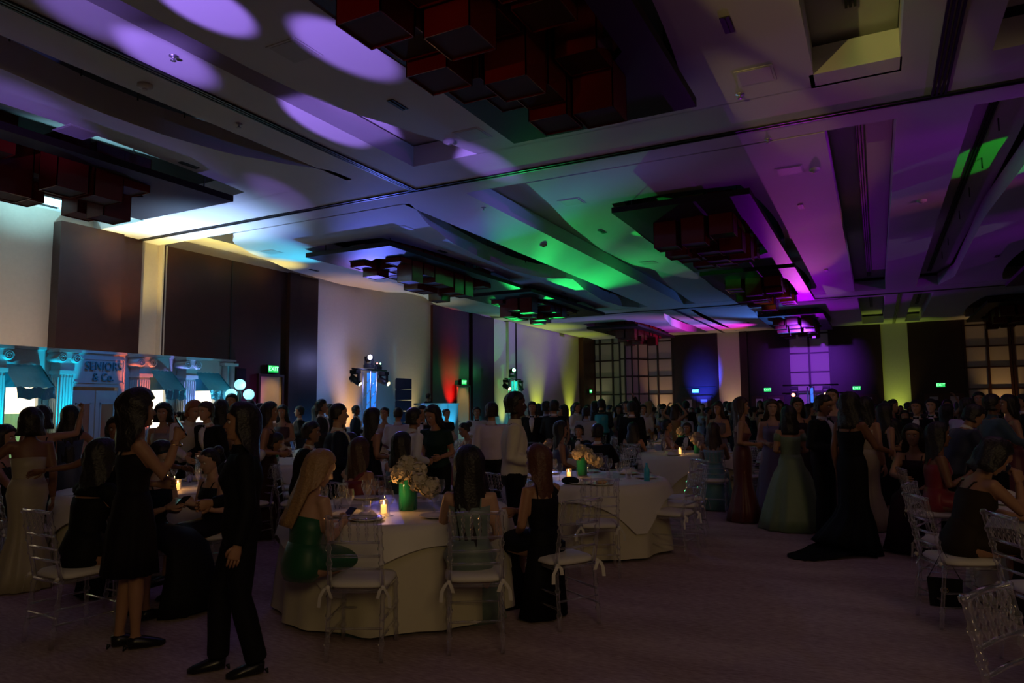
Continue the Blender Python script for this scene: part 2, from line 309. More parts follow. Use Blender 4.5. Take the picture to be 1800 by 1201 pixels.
# doors
def door_left(n, y0, y1, h, open_=True):
    d = struct(empty('door_%d' % n, (XW+.1, y0, 0)))
    MB().bb((0, 0, 0), (.05, y1-y0, h)).build('door_leaf', MT['door'], d)
    for a, b_ in ((-.07, 0), (y1-y0, y1-y0+.07)): MB().bb((0, a, 0), (.09, b_, h+.07)).build('door_jamb', MT['wood'], d)
    MB().bb((0, 0, h), (.09, y1-y0, h+.07)).build('door_head', MT['wood'], d)
    MB().tube([(.05, .1, 1.02), (.12, .1, 1.02), (.12, .25, 1.02)], .012).build('door_handle', MT['steel'], d)
door_left(1, 14.1, 14.9, 2.5); door_left(2, 24.4, 25.4, 2.43)
def door_back(n, x0, x1, h):
    d = struct(empty('door_%d' % n, (x0, YB-.12, 0))); w = x1-x0
    for s_ in (0, 1):
        lf = MB().bb((w/2*s_+.02, -.05, 0), (w/2*(s_+1)-.02, 0, h)).build('door_leaf', MT['woodb'], d)
        MB().bb((w/2*s_+.25, -.06, 1.0), (w/2*(s_+1)-.25, -.05, 1.9)).build('door_window', MT['pane'], lf)
        MB().tube([(w/2+(-.1 if s_ == 0 else .1), -.06, .9), (w/2+(-.1 if s_ == 0 else .1), -.12, .95), (w/2+(-.1 if s_ == 0 else .1), -.12, 1.2)], .015).build('door_handle', MT['steel'], lf)
    MB().bb((-.07, -.08, h), (w+.07, 0, h+.07)).build('door_head', MT['wood'], d)
for n, x in ((3, -9.9), (4, -6.1), (5, -1.7), (6, 2.0)): door_back(n, x, x+1.7, 2.05)
# EXIT signs
def text_mesh(txt, size, depth, m, name='lettering', align='CENTER'):
    cu = bpy.data.curves.new(name, 'FONT'); cu.body = txt; cu.size = size; cu.extrude = depth; cu.space_character = 1.08; cu.align_x = align; cu.align_y = 'CENTER'
    o = bpy.data.objects.new(name, cu); COL.objects.link(o); dg = bpy.context.evaluated_depsgraph_get(); me = bpy.data.meshes.new_from_object(o.evaluated_get(dg))
    bpy.data.objects.remove(o); me.materials.clear(); me.materials.append(m); me.name = name; return me
exit_me = text_mesh('EXIT', .17, .006, MT['exitl'])
def exit_sign(loc, rz, label, m='exitg'):
    e = tag(empty('exit_sign', loc, rz), label, 'sign', 'exit signs over the doors')
    MB().bb((-.2, .0, -.12), (.2, .06, .12)).build('housing', MT['rail'], e)
    MB().bb((-.18, -.012, -.10), (.18, 0, .10)).build('sign_face', MT[m], e)
    o = link('lettering', exit_me, e, (0, -.014, 0)); o.rotation_euler = (pi/2, 0, 0)
exit_sign((XW+.18, 14.55, 2.72), pi/2, 'green EXIT sign above the pale door right of the shopfront'); exit_sign((XW+.18, 24.95, 2.62), pi/2, 'green EXIT sign above the pale door by the DJ booth')
exit_sign((XW+.4, 38.9, 2.45), pi/2, 'small slanted green EXIT sign on the far left corner')
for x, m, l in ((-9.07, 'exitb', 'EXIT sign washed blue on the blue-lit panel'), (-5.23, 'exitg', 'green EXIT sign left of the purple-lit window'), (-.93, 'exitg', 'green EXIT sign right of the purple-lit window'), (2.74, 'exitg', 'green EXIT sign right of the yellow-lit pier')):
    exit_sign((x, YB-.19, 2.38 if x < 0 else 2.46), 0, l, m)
# ------------------------------------------------------------------ ceiling
ce = struct(MB().bb((-16, -10, 6.6), (14, YB+.3, 6.7)).build('ceiling', MT['deck']))
GX = [-7.4, .9, 9.2]; GH = [.72, .46, .5]
def strip(x0, x1, y0, y1, z0=5.6, z1=5.95, nm='grid_soffit'): return MB().bb((x0, y0, z0), (x1, y1, z1)).build(nm, MT['white'], ce)
strip(-8.12, -6.68, -9, YB); strip(.43, 1.36, -9, YB); strip(8.7, 9.7, -9, YB)
strip(XW, -14.6, -9, YB, 5.85, 6.1)                                   # cove above the left wall
for x in ((XW, -8.12), (-6.68, .43), (1.36, 8.7), (9.7, 14)):
    strip(x[0], x[1], 9.35, 11.0); strip(x[0], x[1], 27.75, 29.5); strip(x[0], x[1], 39.3, YB)
for a, b_ in ((9.35, 10.35), (10.47, 11.0)): pass
# recessed slots beside the panels with linear diffusers
def trackline(x0, x1, y0, y1, n=3, gap=.05, along='y', name='partition_track'):
    t = MB()
    for i in range(n):
        k = (i-(n-1)/2)*gap
        if along == 'y': t.bb(((x0+x1)/2+k-.014, y0, 0), ((x0+x1)/2+k+.014, y1, .03))
        else: t.bb((x0, (y0+y1)/2+k-.014, 0), (x1, (y0+y1)/2+k+.014, .03))
    return t
def hang(mb, name, z, m='rail'): mb.v = [(x, y, zz+z) for x, y, zz in mb.v]; return mb.build(name, MT[m], ce)
hang(trackline(-7.4, -7.4, -9, 10.35), 'partition_track', 5.575); hang(trackline(.9, .9, -9, 10.35, 4), 'partition_track', 5.575)
hang(trackline(XW, 13, 10.4, 10.4, 2, .09, 'x'), 'partition_track', 5.575); hang(trackline(XW, 13, 28.9, 28.9, 2, .09, 'x'), 'partition_track', 5.575)
hang(trackline(.9, .9, 29.0, 39.8, 3), 'partition_track', 5.575); hang(trackline(-7.4, -7.4, 29.0, 39.8, 3), 'partition_track', 5.575)
for x0, x1 in ((-.5, .43), (1.36, 2.3)):
    MB().bb((x0-.2, -9, 6.05), (x1+.0, 9.3, 6.1)).build('recess_back', MT['white'], ce)
    MB().bb((x0-.2, 11, 6.05), (x1+.0, 27.8, 6.1)).build('recess_back', MT['white'], ce)
    MB().bb((x0-.2, 29.4, 6.05), (x1+.0, 39.4, 6.1)).build('recess_back', MT['white'], ce)
MB().bb((-6.8, -9, 5.98), (-4.9, 9.4, 6.03)).build('recess_back', MT['white'], ce); MB().bb((-6.8, 11, 5.98), (-5.0, 27.8, 6.03)).build('recess_back', MT['white'], ce); MB().bb((-6.8, 29.4, 5.98), (-5.0, 39.4, 6.03)).build('recess_back', MT['white'], ce)
for x in (-.05, 1.75):
    for y0, y1 in ((-6, 8.4), (11.3, 27.2), (30, 36)): hang(trackline(x, x, y0, y1, 3, .045), 'linear_diffuser', 6.02, 'vent')
MB().bb((-.55, 9.0, 5.6), (.45, 9.4, 5.95)).build('slot_end', MT['white'], ce)
def panel(xl, hl, hr, xr, y0, y1, holes, n=40, z0=5.6, z1=6.0, bulge=.16):
    """curved suspended panel built as two ribbons around its lens-shaped lantern openings"""
    mid = (hl+hr)/2; hw = (hr-hl)/2
    def w(y):
        for (a, b_) in holes:
            if a <= y <= b_: t = (y-a)/(b_-a); return min(1, t*60, (1-t)*60)*(hw-.15+(bulge+.15)*sin(pi*t)**.8)
        return 0
    ys = sorted(set([y0+(y1-y0)*i/n for i in range(n+1)]+[v for a, b_ in holes for v in (a, a+(b_-a)/60, b_-(b_-a)/60, b_) if y0 < v < y1]))
    for sg in (-1, 1):
        b = MB(); vs = []; fs = []
        for y in ys:
            a_, c_ = (xl(y), mid-w(y)) if sg < 0 else (mid+w(y), xr(y)); vs += [(a_, y, z0), (c_, y, z0), (c_, y, z1), (a_, y, z1)]
        m_ = len(ys)-1
        for i in range(m_):
            o = i*4; q = o+4; fs += [(o, q, q+1, o+1), (o+1, q+1, q+2, o+2), (o+2, q+2, q+3, o+3), (o+3, q+3, q, o)]
        fs += [(0, 1, 2, 3), (m_*4+3, m_*4+2, m_*4+1, m_*4)]
        b.add(vs, fs).build('soffit_panel', MT['white'], ce)
def interp(tab):
    def f(y):
        if y <= tab[0][1]: return tab[0][0]
        for (x0, y0), (x1, y1) in zip(tab, tab[1:]):
            if y <= y1: t = (y-y0)/(y1-y0); return x0+(x1-x0)*(t*t*(3-2*t)*.3+t*.7)
        return tab[-1][0]
    return f
# column 1 (left), row 1 / 2 / 3
R2 = interp([(-7.99, 11.05), (-8.64, 12.8), (-9.08, 14.5), (-9.3, 16.3), (-9.37, 18.1), (-9.2, 19.3), (-8.9, 19.9), (-8.3, 20.2), (-8.4, 20.4), (-8.8, 22.5), (-9.12, 25.2), (-9.0, 27), (-8.4, 27.9)])
Lf2 = interp([(-12.9, 11.05), (-13.66, 11.7), (-14.3, 13), (-15.0, 15.1), (-15.3, 17.5), (-15.0, 19.4), (-14.2, 20.1), (-14.3, 20.4), (-15.2, 22.8), (-15.35, 24.6), (-15.0, 27), (-14.2, 27.9)])
panel(Lf2, -12.75, -10.1, R2, 11.05, 27.7, [(12.9, 20.0), (20.6, 27.6)], 70)
R1 = interp([(-8.3, -8), (-9.1, -4), (-9.3, 0), (-8.5, 1.9), (-8.2, 2.2), (-8.6, 3.2), (-8.93, 4.2), (-9.11, 5.5), (-9.08, 6.4), (-8.88, 7.4), (-8.45, 8.2), (-8.0, 8.85)])
Lf1 = interp([(-14.5, -8), (-15.3, -3), (-14.3, 1.4), (-14.3, 2), (-14.6, 5), (-14.3, 8), (-13.6, 9.3)])
panel(Lf1, -12.75, -10.1, R1, -8, 9.36, [(-6, 1.2), (1.8, 9.1)], 60)
panel(interp([(-15.3, 29.4), (-15.3, 39.4)]), -12.75, -10.1, interp([(-8.0, 29.5), (-8.6, 32), (-9.06, 35), (-9.05, 38), (-8.3, 39.4)]), 29.4, 39.4, [(31.8, 38.8)], 40)
# column 2 (centre)
L2 = interp([(-5.42, 11.05), (-5.55, 12.1), (-5.9, 14.4), (-6.12, 16.9), (-6.03, 19.0), (-5.68, 20.2), (-5.85, 21.5), (-6.08, 23.5), (-6.25, 27), (-6.2, 27.8)])
panel(L2, -4.62, -1.92, interp([(-.5, 11), (-.54, 27.8)]), 11.05, 27.7, [(12.9, 20.0), (20.6, 27.6)], 70)
panel(interp([(-6.2, -8), (-6.4, 3), (-6.38, 5.5), (-6.33, 6.4), (-6.18, 7.1), (-5.9, 7.9), (-5.55, 8.95), (-5.45, 9.36)]), -4.62, -1.92, interp([(-.5, -8), (-.5, 9.36)]), -8, 9.36, [(-6, 1.2), (1.8, 9.1)], 60)
panel(interp([(-6.83, 29.4), (-7.0, 33), (-6.9, 36), (-6.6, 39.4)]), -4.62, -1.92, interp([(-.5, 29), (-.5, 40)]), 29.4, 39.4, [(31.4, 38.8)], 40)
# column 3 (right)
L3 = interp([(2.6, 11.05), (2.4, 14), (2.25, 18), (2.3, 22), (2.36, 26), (2.0, 27.8)])
for y0, y1, hs in ((-8, 9.36, [(-6, 1.2), (1.8, 9.1)]), (11.05, 27.7, [(12.9, 20), (20.6, 27.6)]), (29.4, 39.4, [(31.4, 38.8)])):
    panel(L3 if y0 > 0 else interp([(2.3, -8), (2.3, 10)]), 3.7, 6.4, interp([(8.6, 0), (8.6, 40)]), y0, y1, hs, 50)
# suspension rods seen in the open slots
def rod(x, y): MB().tube([(x, y, 5.85), (x, y, 6.6)], .012, 5).build('hanger_rod', MT['rail'], ce)
for y in (3.2, 4.2, 5.1, 5.9, 6.6, 7.4, 12.6, 13.6, 14.8, 16, 17.2, 18.4, 21.2, 22.4, 23.8, 25.2, 26.4): rod(R2(y)+.25 if y > 10 else R1(y)+.25, y)
for y in (13, 15, 17, 19, 22, 24): rod(1.9, y)
# ceiling fittings
def fit(i, px, py, kind):
    p = atz(px, py, 5.6)
    if kind == 'vent':
        o = MB().bb((-.05, -.17, -.012), (.05, .17, 0)).box((0, 0, -.014), (.012, .3, .01)).build('ceiling_vent', MT['vent'], None, loc=(p.x, p.y, 5.6))
        tag(o, None, 'vent')
    elif kind == 'speaker':
        o = empty('ceiling_speaker', (p.x, p.y, 5.6)); MB().bb((-.22, -.22, -.006), (.22, .22, 0)).build('trim_frame', MT['white'], o); MB().bb((-.19, -.19, -.010), (.19, .19, -.006)).build('grille', MT['grille'], o); tag(o, None, 'speaker')
    elif kind == 'sprinkler':
        o = MB().lathe([(.05, 0), (.05, -.01), (.015, -.02), (.012, -.05), (.035, -.055), (.035, -.06), (0, -.06)], 10).build('sprinkler', MT['steel'], None, loc=(p.x, p.y, 5.6)); tag(o, None, 'sprinkler')
    else:
        o = empty('smoke_detector', (p.x, p.y, 5.6)); MB().lathe([(.09, 0), (.09, -.03), (.06, -.05), (0, -.055)], 14).build('housing', MT['white'], o); MB().lathe([(.03, -.05), (.03, -.065), (0, -.067)], 10).build('sensor_cap', MT['grille'], o); tag(o, None, 'detector')
    o['label'] = i
for lab, x, y in (('black slot vent nearest the big red lantern cluster, left side', 699, 184), ('black slot vent right of the nearest lantern cluster', 1278, 43), ('black slot vent over the far left lantern cluster', 332, 290),
    ('black slot vent beside the light patches, left of the green-lit opening', 1058, 407), ('black slot vent on the violet panel left of the dark slot', 1408, 363), ('black slot vent on the blue panel by the left lantern frame', 778, 442), ('black slot vent on the white-lit strip below the left lanterns', 86, 362),
    ('black slot vent on the green-lit panel', 991, 515), ('black slot vent below the left middle lanterns', 552, 475), ('black slot vent on the grey-violet panel by the yellow strip', 1452, 475), ('black slot vent in the blue-violet row near the far lanterns', 1315, 567), ('black slot vent on the far right panel', 1753, 450)): fit(lab, x, y, 'vent')
for lab, x, y in (('square ceiling speaker glowing green beside the near lantern frame', 830, 237), ('square speaker under the far left curved opening', 135, 232), ('square speaker between the purple beams', 518, 90), ('square speaker on the blue panel front edge', 707, 402), ('square speaker right of the track crossing', 1005, 355),
    ('square speaker near the yellow fan-shaped patch', 1328, 133), ('square speaker on the violet panel near its front', 1388, 300), ('square speaker above the dark-panelled left wall', 477, 443), ('square speaker on the teal panel over the crowd', 1140, 462)): fit(lab, x, y, 'speaker')
for lab, x, y in (('sprinkler at the ceiling near the left track', 305, 98), ('sprinkler left of the track crossing', 420, 218), ('sprinkler by the tall dark slot', 1300, 165), ('sprinkler on the track border right', 1350, 245), ('sprinkler over the blue area', 850, 365)): fit(lab, x, y, 'sprinkler')
for lab, x, y in (('round detector on the ceiling over the left curved slot', 255, 149), ('round detector by the near green speaker', 789, 247), ('round detector on the green strip', 955, 430), ('round detector lit violet right of the square speaker', 1432, 297), ('round detector in the orange and purple light', 1620, 352)): fit(lab, x, y, 'detector')
# small recessed light seen as a bright green square
# ------------------------------------------------------------------ lantern clusters
def lantern_cluster(x, y0, y1, label, seed):
    rnd = random.Random(seed); zf = 5.3; L = y1-y0; w = 1.28
    t = tag(empty('lantern_cluster', (x, (y0+y1)/2, zf)), label, 'chandelier', 'suspended wood frames with acrylic box lanterns')
    e = 1.05; sd = .38
    for s_ in (-1, 1):
        MB().bb((s_*w, -L/2, 0), (s_*(w-sd), L/2, .11)).build('frame_side', MT['frame'], t)
        MB().prism([(-w+sd, s_*L/2), (w-sd, s_*L/2), (w-sd, s_*(L/2-e-.7)), (.15, s_*(L/2-e+.1)), (-w+sd, s_*(L/2-e-.5))][::s_], 0, .11).build('frame_end', MT['frame'], t)
    for yy in (-L/2+e+.9, 0, L/2-e-.9): MB().bb((-w+sd, yy-.04, .11), (w-sd, yy+.04, .19)).build('cross_bar', MT['rail'], t)
    for sx in (-1, 1):
        for yy in (-L/2+.4, L/2-.4): MB().tube([(sx*1.0, yy, .11), (sx*1.0, yy, 1.28)], .012, 5).build('hanger_rod', MT['rail'], t)
    a = .47; ny = int((L-2*e)/.51)
    for i in range(ny):
        for j in (-1, 0, 1):
            if rnd.random() < .12: continue
            cx_ = j*.55+rnd.uniform(-.03, .03); cy_ = -L/2+e+.26+i*.51+rnd.uniform(-.04, .04)
            ln = rnd.choice((.12, .28, .4, .52)); zt = .45; zb = -ln
            b = MB(); h = a/2
            b.bb((cx_-h, cy_-h, zb), (cx_+h, cy_-h+.012, zt)).bb((cx_-h, cy_+h-.012, zb), (cx_+h, cy_+h, zt)).bb((cx_-h, cy_-h, zb), (cx_-h+.012, cy_+h, zt)).bb((cx_+h-.012, cy_-h, zb), (cx_+h, cy_+h, zt))
            o = b.build('lantern_box', MT['box'], t)
            MB().bb((cx_-h+.012, cy_-h+.012, zb+.015), (cx_+h-.012, cy_+h-.012, zb+.03)).build('bottom_diffuser', MT['boxb'], o)
    return t
XC = [-11.35, -3.1, 5.1]
LT = {(0, 0): 'dark lantern cluster at the left edge over the shopfront', (0, 1): 'lantern cluster nearest the top, red glossy boxes', (1, 0): 'long lantern frame over the left wall, nearer half', (1, 1): 'centre lantern frame, nearer half with amber boxes'}
lantern_cluster(XC[0], 1.7, 8.6, 'dark lantern cluster hanging at the left edge over the shopfront', 3)
lantern_cluster(XC[1], 1.7, 8.55, 'nearest lantern cluster at the top of the view with glossy red boxes', 5)
lantern_cluster(XC[0]+.3, 12.75, 19.6, 'lantern cluster over the left wall, nearer frame lit blue behind', 8)
lantern_cluster(XC[0]+.3, 20.2, 27.1, 'lantern cluster over the left wall, farther frame by the green light', 9)
lantern_cluster(XC[1], 12.65, 19.6, 'lantern cluster in the middle of the ceiling, nearer frame with green opening', 11)
lantern_cluster(XC[1], 20.2, 27.1, 'lantern cluster in the middle of the ceiling, farther frame with amber boxes', 12)
lantern_cluster(XC[0]+.3, 31.6, 38.4, 'small far lantern cluster before the gridded corner windows', 14)
lantern_cluster(XC[1], 31.2, 38.4, 'far lantern cluster above the purple-lit window', 15)
lantern_cluster(XC[2], 20.2, 27.1, 'dark lantern cluster cut by the right edge', 16)
lantern_cluster(XC[2], 31.2, 38.4, 'far right lantern cluster above the gridded window', 17)
# ------------------------------------------------------------------ shopfront prop
XF = -13.5
sf = tag(empty('shopfront_prop', (XF, 7.0, 0)), 'painted stage-set shopfront with columns, awnings and double doors along the left wall', 'backdrop')
def sfb(a, b_, name, m): return MB().bb((a[0]-XF, a[1]-7.0, a[2]), (b_[0]-XF, b_[1]-7.0, b_[2])).build(name, MT[m], sf)
H = 2.70

sfb((XF-.12, 3.2, 2.05), (XF, 11.68, H), 'frieze_wall', 'prop')
sfb((XF-.2, 3.2, H), (XF+.06, 11.7, H+.05), 'cornice', 'prop')
def winbay(y0, y1, cur):
    sfb((XF-.12, y0, 0), (XF, y1, .55), 'stall_riser', 'prop')
    sfb((XF-.12, y0+.05, .55), (XF-.10, y1-.05, 2.1), 'display_back', 'glow')
    for a, b_ in ((y0, y0+.08), (y1-.08, y1)): sfb((XF-.12, a, .55), (XF, b_, 2.05), 'window_jamb', 'prop')
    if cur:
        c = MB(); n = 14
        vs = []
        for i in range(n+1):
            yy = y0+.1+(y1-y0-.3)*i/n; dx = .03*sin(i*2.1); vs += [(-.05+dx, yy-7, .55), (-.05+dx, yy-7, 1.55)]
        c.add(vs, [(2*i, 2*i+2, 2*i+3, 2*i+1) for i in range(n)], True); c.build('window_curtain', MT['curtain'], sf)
winbay(4.0, 6.35, True); winbay(6.75, 7.4, True) if False else None
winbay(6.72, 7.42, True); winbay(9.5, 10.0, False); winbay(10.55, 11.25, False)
def awning(y0, y1):
    vs = []; fs = []; n = 12; m_ = 5
    for j in range(m_+1):
        t = j/m_
        for i in range(n+1):
            yy = y0+(y1-y0)*i/n-7; w_ = .012*sin(i*1.7+j*2.3)
            vs.append((.02+.5*t+w_, yy, 2.42-.42*t-.04*sin(pi*t)+.008*sin(i*2.9)))
    for j in range(m_):
        for i in range(n): o = j*(n+1)+i; fs.append((o, o+1, o+n+2, o+n+1))
    a = MB().add(vs, fs, True).build('awning', MT['awning'], sf)
    vs = []; fs = []
    for j in range(3):
        for i in range(n+1): vs.append((.52+.03*sin(i*1.9+j)+.01*j, y0+(y1-y0)*i/n-7, 2.0-.10*j+.02*sin(i*1.3)))
    for j in range(2):
        for i in range(n): o = j*(n+1)+i; fs.append((o, o+1, o+n+2, o+n+1))
    MB().add(vs, fs, True).build('awning_valance', MT['foil'], a)
    for yy in (y0, y1): MB().add([(.02, yy-7, 2.42), (.52, yy-7, 2.0), (.02, yy-7, 2.0)], [(0, 1, 2)]).build('awning_cheek', MT['awning'], a)
awning(4.1, 5.7); awning(6.7, 7.35); awning(9.5, 10.02); awning(10.6, 11.25)
def ionic(y, w=.30, d=.30):
    c = MB().bb((.02, y-7-w/2-.03, 0), (d+.05, y-7+w/2+.03, .75)).build('column_pedestal', MT['prop'], sf)
    MB().bb((.02, y-7-w/2-.05, .72), (d+.08, y-7+w/2+.05, .78)).build('pedestal_cap', MT['prop'], c)
    s_ = MB().bb((.02, y-7-w/2+.03, .78), (d, y-7+w/2-.03, 2.28)).build('column_shaft', MT['prop'], sf)
    for i in range(5):
        yy = y-7-w/2+.05+(w-.1)*i/4
        MB().bb((d, yy-.014, .95), (d+.022, yy+.014, 2.2)).build('flute_rib', MT['prop'], s_)
        xx = .05+(d-.08)*i/4; MB().bb((xx-.014, y-7-w/2+.008, .95), (xx+.014, y-7-w/2+.03, 2.2)).build('flute_rib', MT['prop'], s_)
    MB().bb((.0, y-7-w/2, 2.26), (d+.05, y-7+w/2, 2.33)).build('neck_band', MT['prop'], sf)
    cp = MB().bb((.02, y-7-w/2+.02, 2.33), (d+.02, y-7+w/2-.02, 2.55)).build('capital_block', MT['prop'], sf)
    MB().bb((.0, y-7-w/2-.05, 2.66), (d+.1, y-7+w/2+.05, 2.72)).build('abacus', MT['prop'], cp)
    MB().bb((.0, y-7-w/2-.02, 2.55), (d+.06, y-7+w/2+.02, 2.67)).build('echinus', MT['prop'], cp)
    for sy in (-1, 1):
        yc = y-7+sy*(w/2-.02); pts = []
        MB().tube([(.02, yc, 2.55), (d+.07, yc, 2.55)], .085, 14).build('volute_roll', MT['prop'], cp)
        for k in range(26):
            a = k*.55; r = .085*(1-k/30); pts.append((d+.08, yc+sy*r*cos(a), 2.55+r*sin(a)))
        MB().tube(pts, .011, 5).build('volute_scroll', MT['prop'], cp)
    return c
for y in (3.9, 6.5, 7.65, 9.2, 10.28): ionic(y)
sfb((XF-.12, 7.85, 0), (XF, 7.95, 2.05), 'door_pier', 'prop'); sfb((XF-.12, 8.85, 0), (XF, 9.5, 2.05), 'door_pier', 'prop'); sfb((XF-.12, 7.4, 0), (XF, 7.9, 2.05), 'door_pier', 'prop')
sfb((XF-.12, 10.0, 0), (XF, 10.55, 2.05), 'door_pier', 'prop'); sfb((XF-.12, 11.25, 0), (XF, 11.68, 2.05), 'door_pier', 'prop'); sfb((XF-.12, 5.7, 0), (XF, 6.72, 2.05), 'door_pier', 'prop')
for a, b_ in ((7.95, 8.4), (8.42, 8.87)):
    d = sfb((XF-.08, a, 0), (XF-.03, b_, 1.98), 'shopfront_door', 'prop')
    MB().bb((-.03, a-7+.10, .75), (-.02, b_-7-.10, 1.72)).build('paper_pane', MT['rustpane'], d)
    for q in ((a-7+.08, a-7+.105), (b_-7-.105, b_-7-.08)): MB().bb((-.03, q[0], .73), (-.008, q[1], 1.74)).build('pane_moulding', MT['prop'], d)
    for z in (.73, 1.715): MB().bb((-.03, a-7+.08, z), (-.008, b_-7-.08, z+.025)).build('pane_moulding', MT['prop'], d)
    ky = b_-7-.05 if a < 8.2 else a-7+.05
    MB().tube([(-.03, ky, 1.0), (.03, ky, 1.0), (.03, ky+(-.08 if a < 8.2 else .08), 1.0)], .012).build('lever_handle', MT['steel'], d)
for z in (2.12, 2.58): sfb((XF, 7.93, z), (XF+.02, 8.95, z+.025), 'sign_moulding', 'prop')
for yy in (7.93, 8.93): sfb((XF, yy, 2.12), (XF+.02, yy+.025, 2.6), 'sign_moulding', 'prop')
for t_, z, sz in (('SENIORS', 2.45, .235), ('& Co.', 2.24, .22)):
    me = text_mesh(t_, sz, .02, MT['letter']); o = link('sign_lettering', me, sf, (.03, 8.52-7, z)); o.rotation_euler = (pi/2, 0, pi/2); o.scale = (.76, 1, 1)
for yy in (11.38, 11.58): MB().tube([(.06, yy-7, .1), (.06, yy-7, 2.62)], [.07, .06], 14).build('round_column', MT['prop'], sf)
for z in (.1, 1.95, 2.6): sfb((XF, 11.28, z), (XF+.16, 11.68, z+.06), 'column_band', 'prop')
# lights that colour the shopfront
def sfl(y, col, p, z=.4, x=.9, tz=1.8, an=34): spot((XF+x, y, z), (XF+.2, y, tz), col, p, an, .5, .03, 'shopfront_beam')
sfl(7.65, (.0, .7, 1), 420, .5, .75, 2.0, 26); sfl(6.5, (.0, .7, 1), 420, .5, .75, 2, 26); sfl(9.2, (1, .16, .05), 520, .5, .75, 2.0, 24); sfl(10.28, (.28, .32, 1), 420, .5, .75, 2.0, 24)
sfl(8.4, (.04, .28, .9), 40, 3.5, 1.6, 1.6, 70); sfl(7.1, (.02, .6, .9), 24, .5, 1.4, 2.2, 50); sfl(10.9, (.02, .65, 1), 90, .5, 1.6, 2.1, 70); sfl(9.75, (.02, .5, .9), 24, .5, 1.4, 2.2, 40)
sfl(5.0, (.02, .6, .9), 24, .5, 1.4, 2.2, 50); sfl(8.9, (.02, .55, .9), 14, .4, .5, 1.4, 40)
for y in (5.2, 7.1, 9.75, 10.9): point((XF-.06, y, 2.15), (1, .8, .5), 6)
area((-14.1, 7.4, 2.3), (-14.75, 7.4, 5.6), (1, .66, .58), 22, 6.5, .25, 'wall_spill_fill'); [spot((-14.45, y_, 3.7), (-14.7, y_, 5.85), (1, .82, .20), 260, 56, 1, .1, 'cove_fill_beam') for y_ in (9.3, 11.2, 12.6, 14.0)]  # added strip and mid-air spots, no fixtures, brighten wall and cove
spot((XF-.9, 9.5, 2.9), (XF-1.0, 10.4, 5.6), (1, .75, .22), 420, 90, 1, .1, 'cove_fill_beam')  # unseen spots added near the shop-front top for the ceiling patches
spot((XF+.1, 6.6, 2.9), (XF-.3, 7.6, 5.6), (.35, .85, 1), 2200, 66, .8, .1, 'cove_fill_beam')
spot((XF+.2, 10.2, 2.9), (XF+.6, 9.8, 5.6), (.38, .6, 1), 1100, 90, .8, .1, 'cove_fill_beam')
# globe street lamp
gl = tag(empty('globe_lamp', (-12.9, 11.35, 0)), 'street lamp prop with three lit globes at the right end of the shopfront', 'lamp')
MB().lathe([(.0, 0), (.16, 0), (.16, .06), (.06, .14), (.035, .3), (.03, 1.85), (.045, 1.9), (.02, 2.05)], 14).build('lamp_post', MT['rail'], gl)
for dy, z in ((0, 2.15), (-.24, 1.93), (.26, 1.93)):
    MB().tube([(0, 0, 1.7), (0, dy*.6, 1.68), (0, dy, 1.8)], .014, 6).build('lamp_arm', MT['rail'], gl) if dy else None
    MB().ball((0, dy, z), .125, 20, 12).build('globe', MT['globe'], gl)
    MB().lathe([(.05, 0), (.05, .03)], 10, (0, dy, z-.14)).build('globe_holder', MT['rail'], gl)
point((-12.6, 11.35, 2.1), (.2, .8, 1), 6, .1)
# ------------------------------------------------------------------ truss towers and DJ gear
def moving_head(loc, lensm, aim, up=False, parent=None):
    h = empty('moving_head', loc); s_ = 1 if up else -1
    MB().box((0, 0, s_*.06), (.26, .22, .1)).build('base', MT['rail'], h)
    MB().box((-.13, 0, s_*.24), (.03, .10, .28)).box((.13, 0, s_*.24), (.03, .10, .28)).box((0, 0, s_*.125), (.28, .1, .03)).build('yoke', MT['rail'], h)
    a = Vector(aim).normalized(); c = Vector((0, 0, s_*.32))
    b = MB().tube([c-a*.19, c-a*.17, c+a*.05, c+a*.2], [.07, .105, .10, .085], 14).build('head', MT['rail'], h)
    MB().tube([c+a*.2, c+a*.212], .07, 16).build('lens', lensm, b)
    return h
def tower(x, y, h, scrim, labels, lens_top, balls=True, bars=.55):
    t = tag(empty('truss_tower', (x, y, 0)), labels[0], 'truss')
    for sx in (-1, 1):
        for sy in (-1, 1): MB().tube([(sx*.15, sy*.15, .03), (sx*.15, sy*.15, h)], .024, 8).build('chord', MT['alu'], t)
    for k in range(int(h/.35)):
        z = .1+k*.35
        MB().tube([(.15, -.15, z), (.15, .15, z+.33)], .01, 5).tube([(-.15, -.15, z), (.15, -.15, z+.33)], .01, 5).build('brace', MT['alu'], t)
    MB().bb((-.4, -.4, 0), (.4, .4, .03)).build('base_plate', MT['rail'], t)
    MB().bb((.0, .03, .2), (.14, .14, h-.05)).bb((.0, -.14, .2), (.14, -.04, h-.05)).build('lit_scrim', scrim, t)
    MB().tube([(0, -bars, h+.05), (0, bars, h+.05)], .03, 8).build('cross_arm', MT['rail'], t)
    return t
tower(T1.x, T1.y, 2.75, MT['trussb'], ['blue-lit truss tower with cross arm by the left wall'], 0, bars=.85)
tower(T2.x, T2.y, 2.75, MT['trussc'], ['cyan-lit truss tower before the yellow-green wall'], 0, bars=.75)
tower(T3.x, T3.y+1, 2.45, MT['trussb'], ['blue-lit truss tower before the purple window'], 0, bars=.75)
def mh(loc, m, aim, lab, up=False): tag(moving_head(loc, MT[m], aim, up), lab, 'stage light')
mh((T1.x, T1.y-.05, 2.85), 'lens', (1, -.9, .1), 'violet glaring moving head on top of the first truss tower', True)
mh((T1.x, T1.y-.7, 2.77), 'lensy', (.9, .3, -.7), 'black moving head hanging left on the first truss tower')
mh((T1.x, T1.y+.7, 2.77), 'lensy', (.9, .1, -.4), 'black moving head hanging right on the first truss tower')
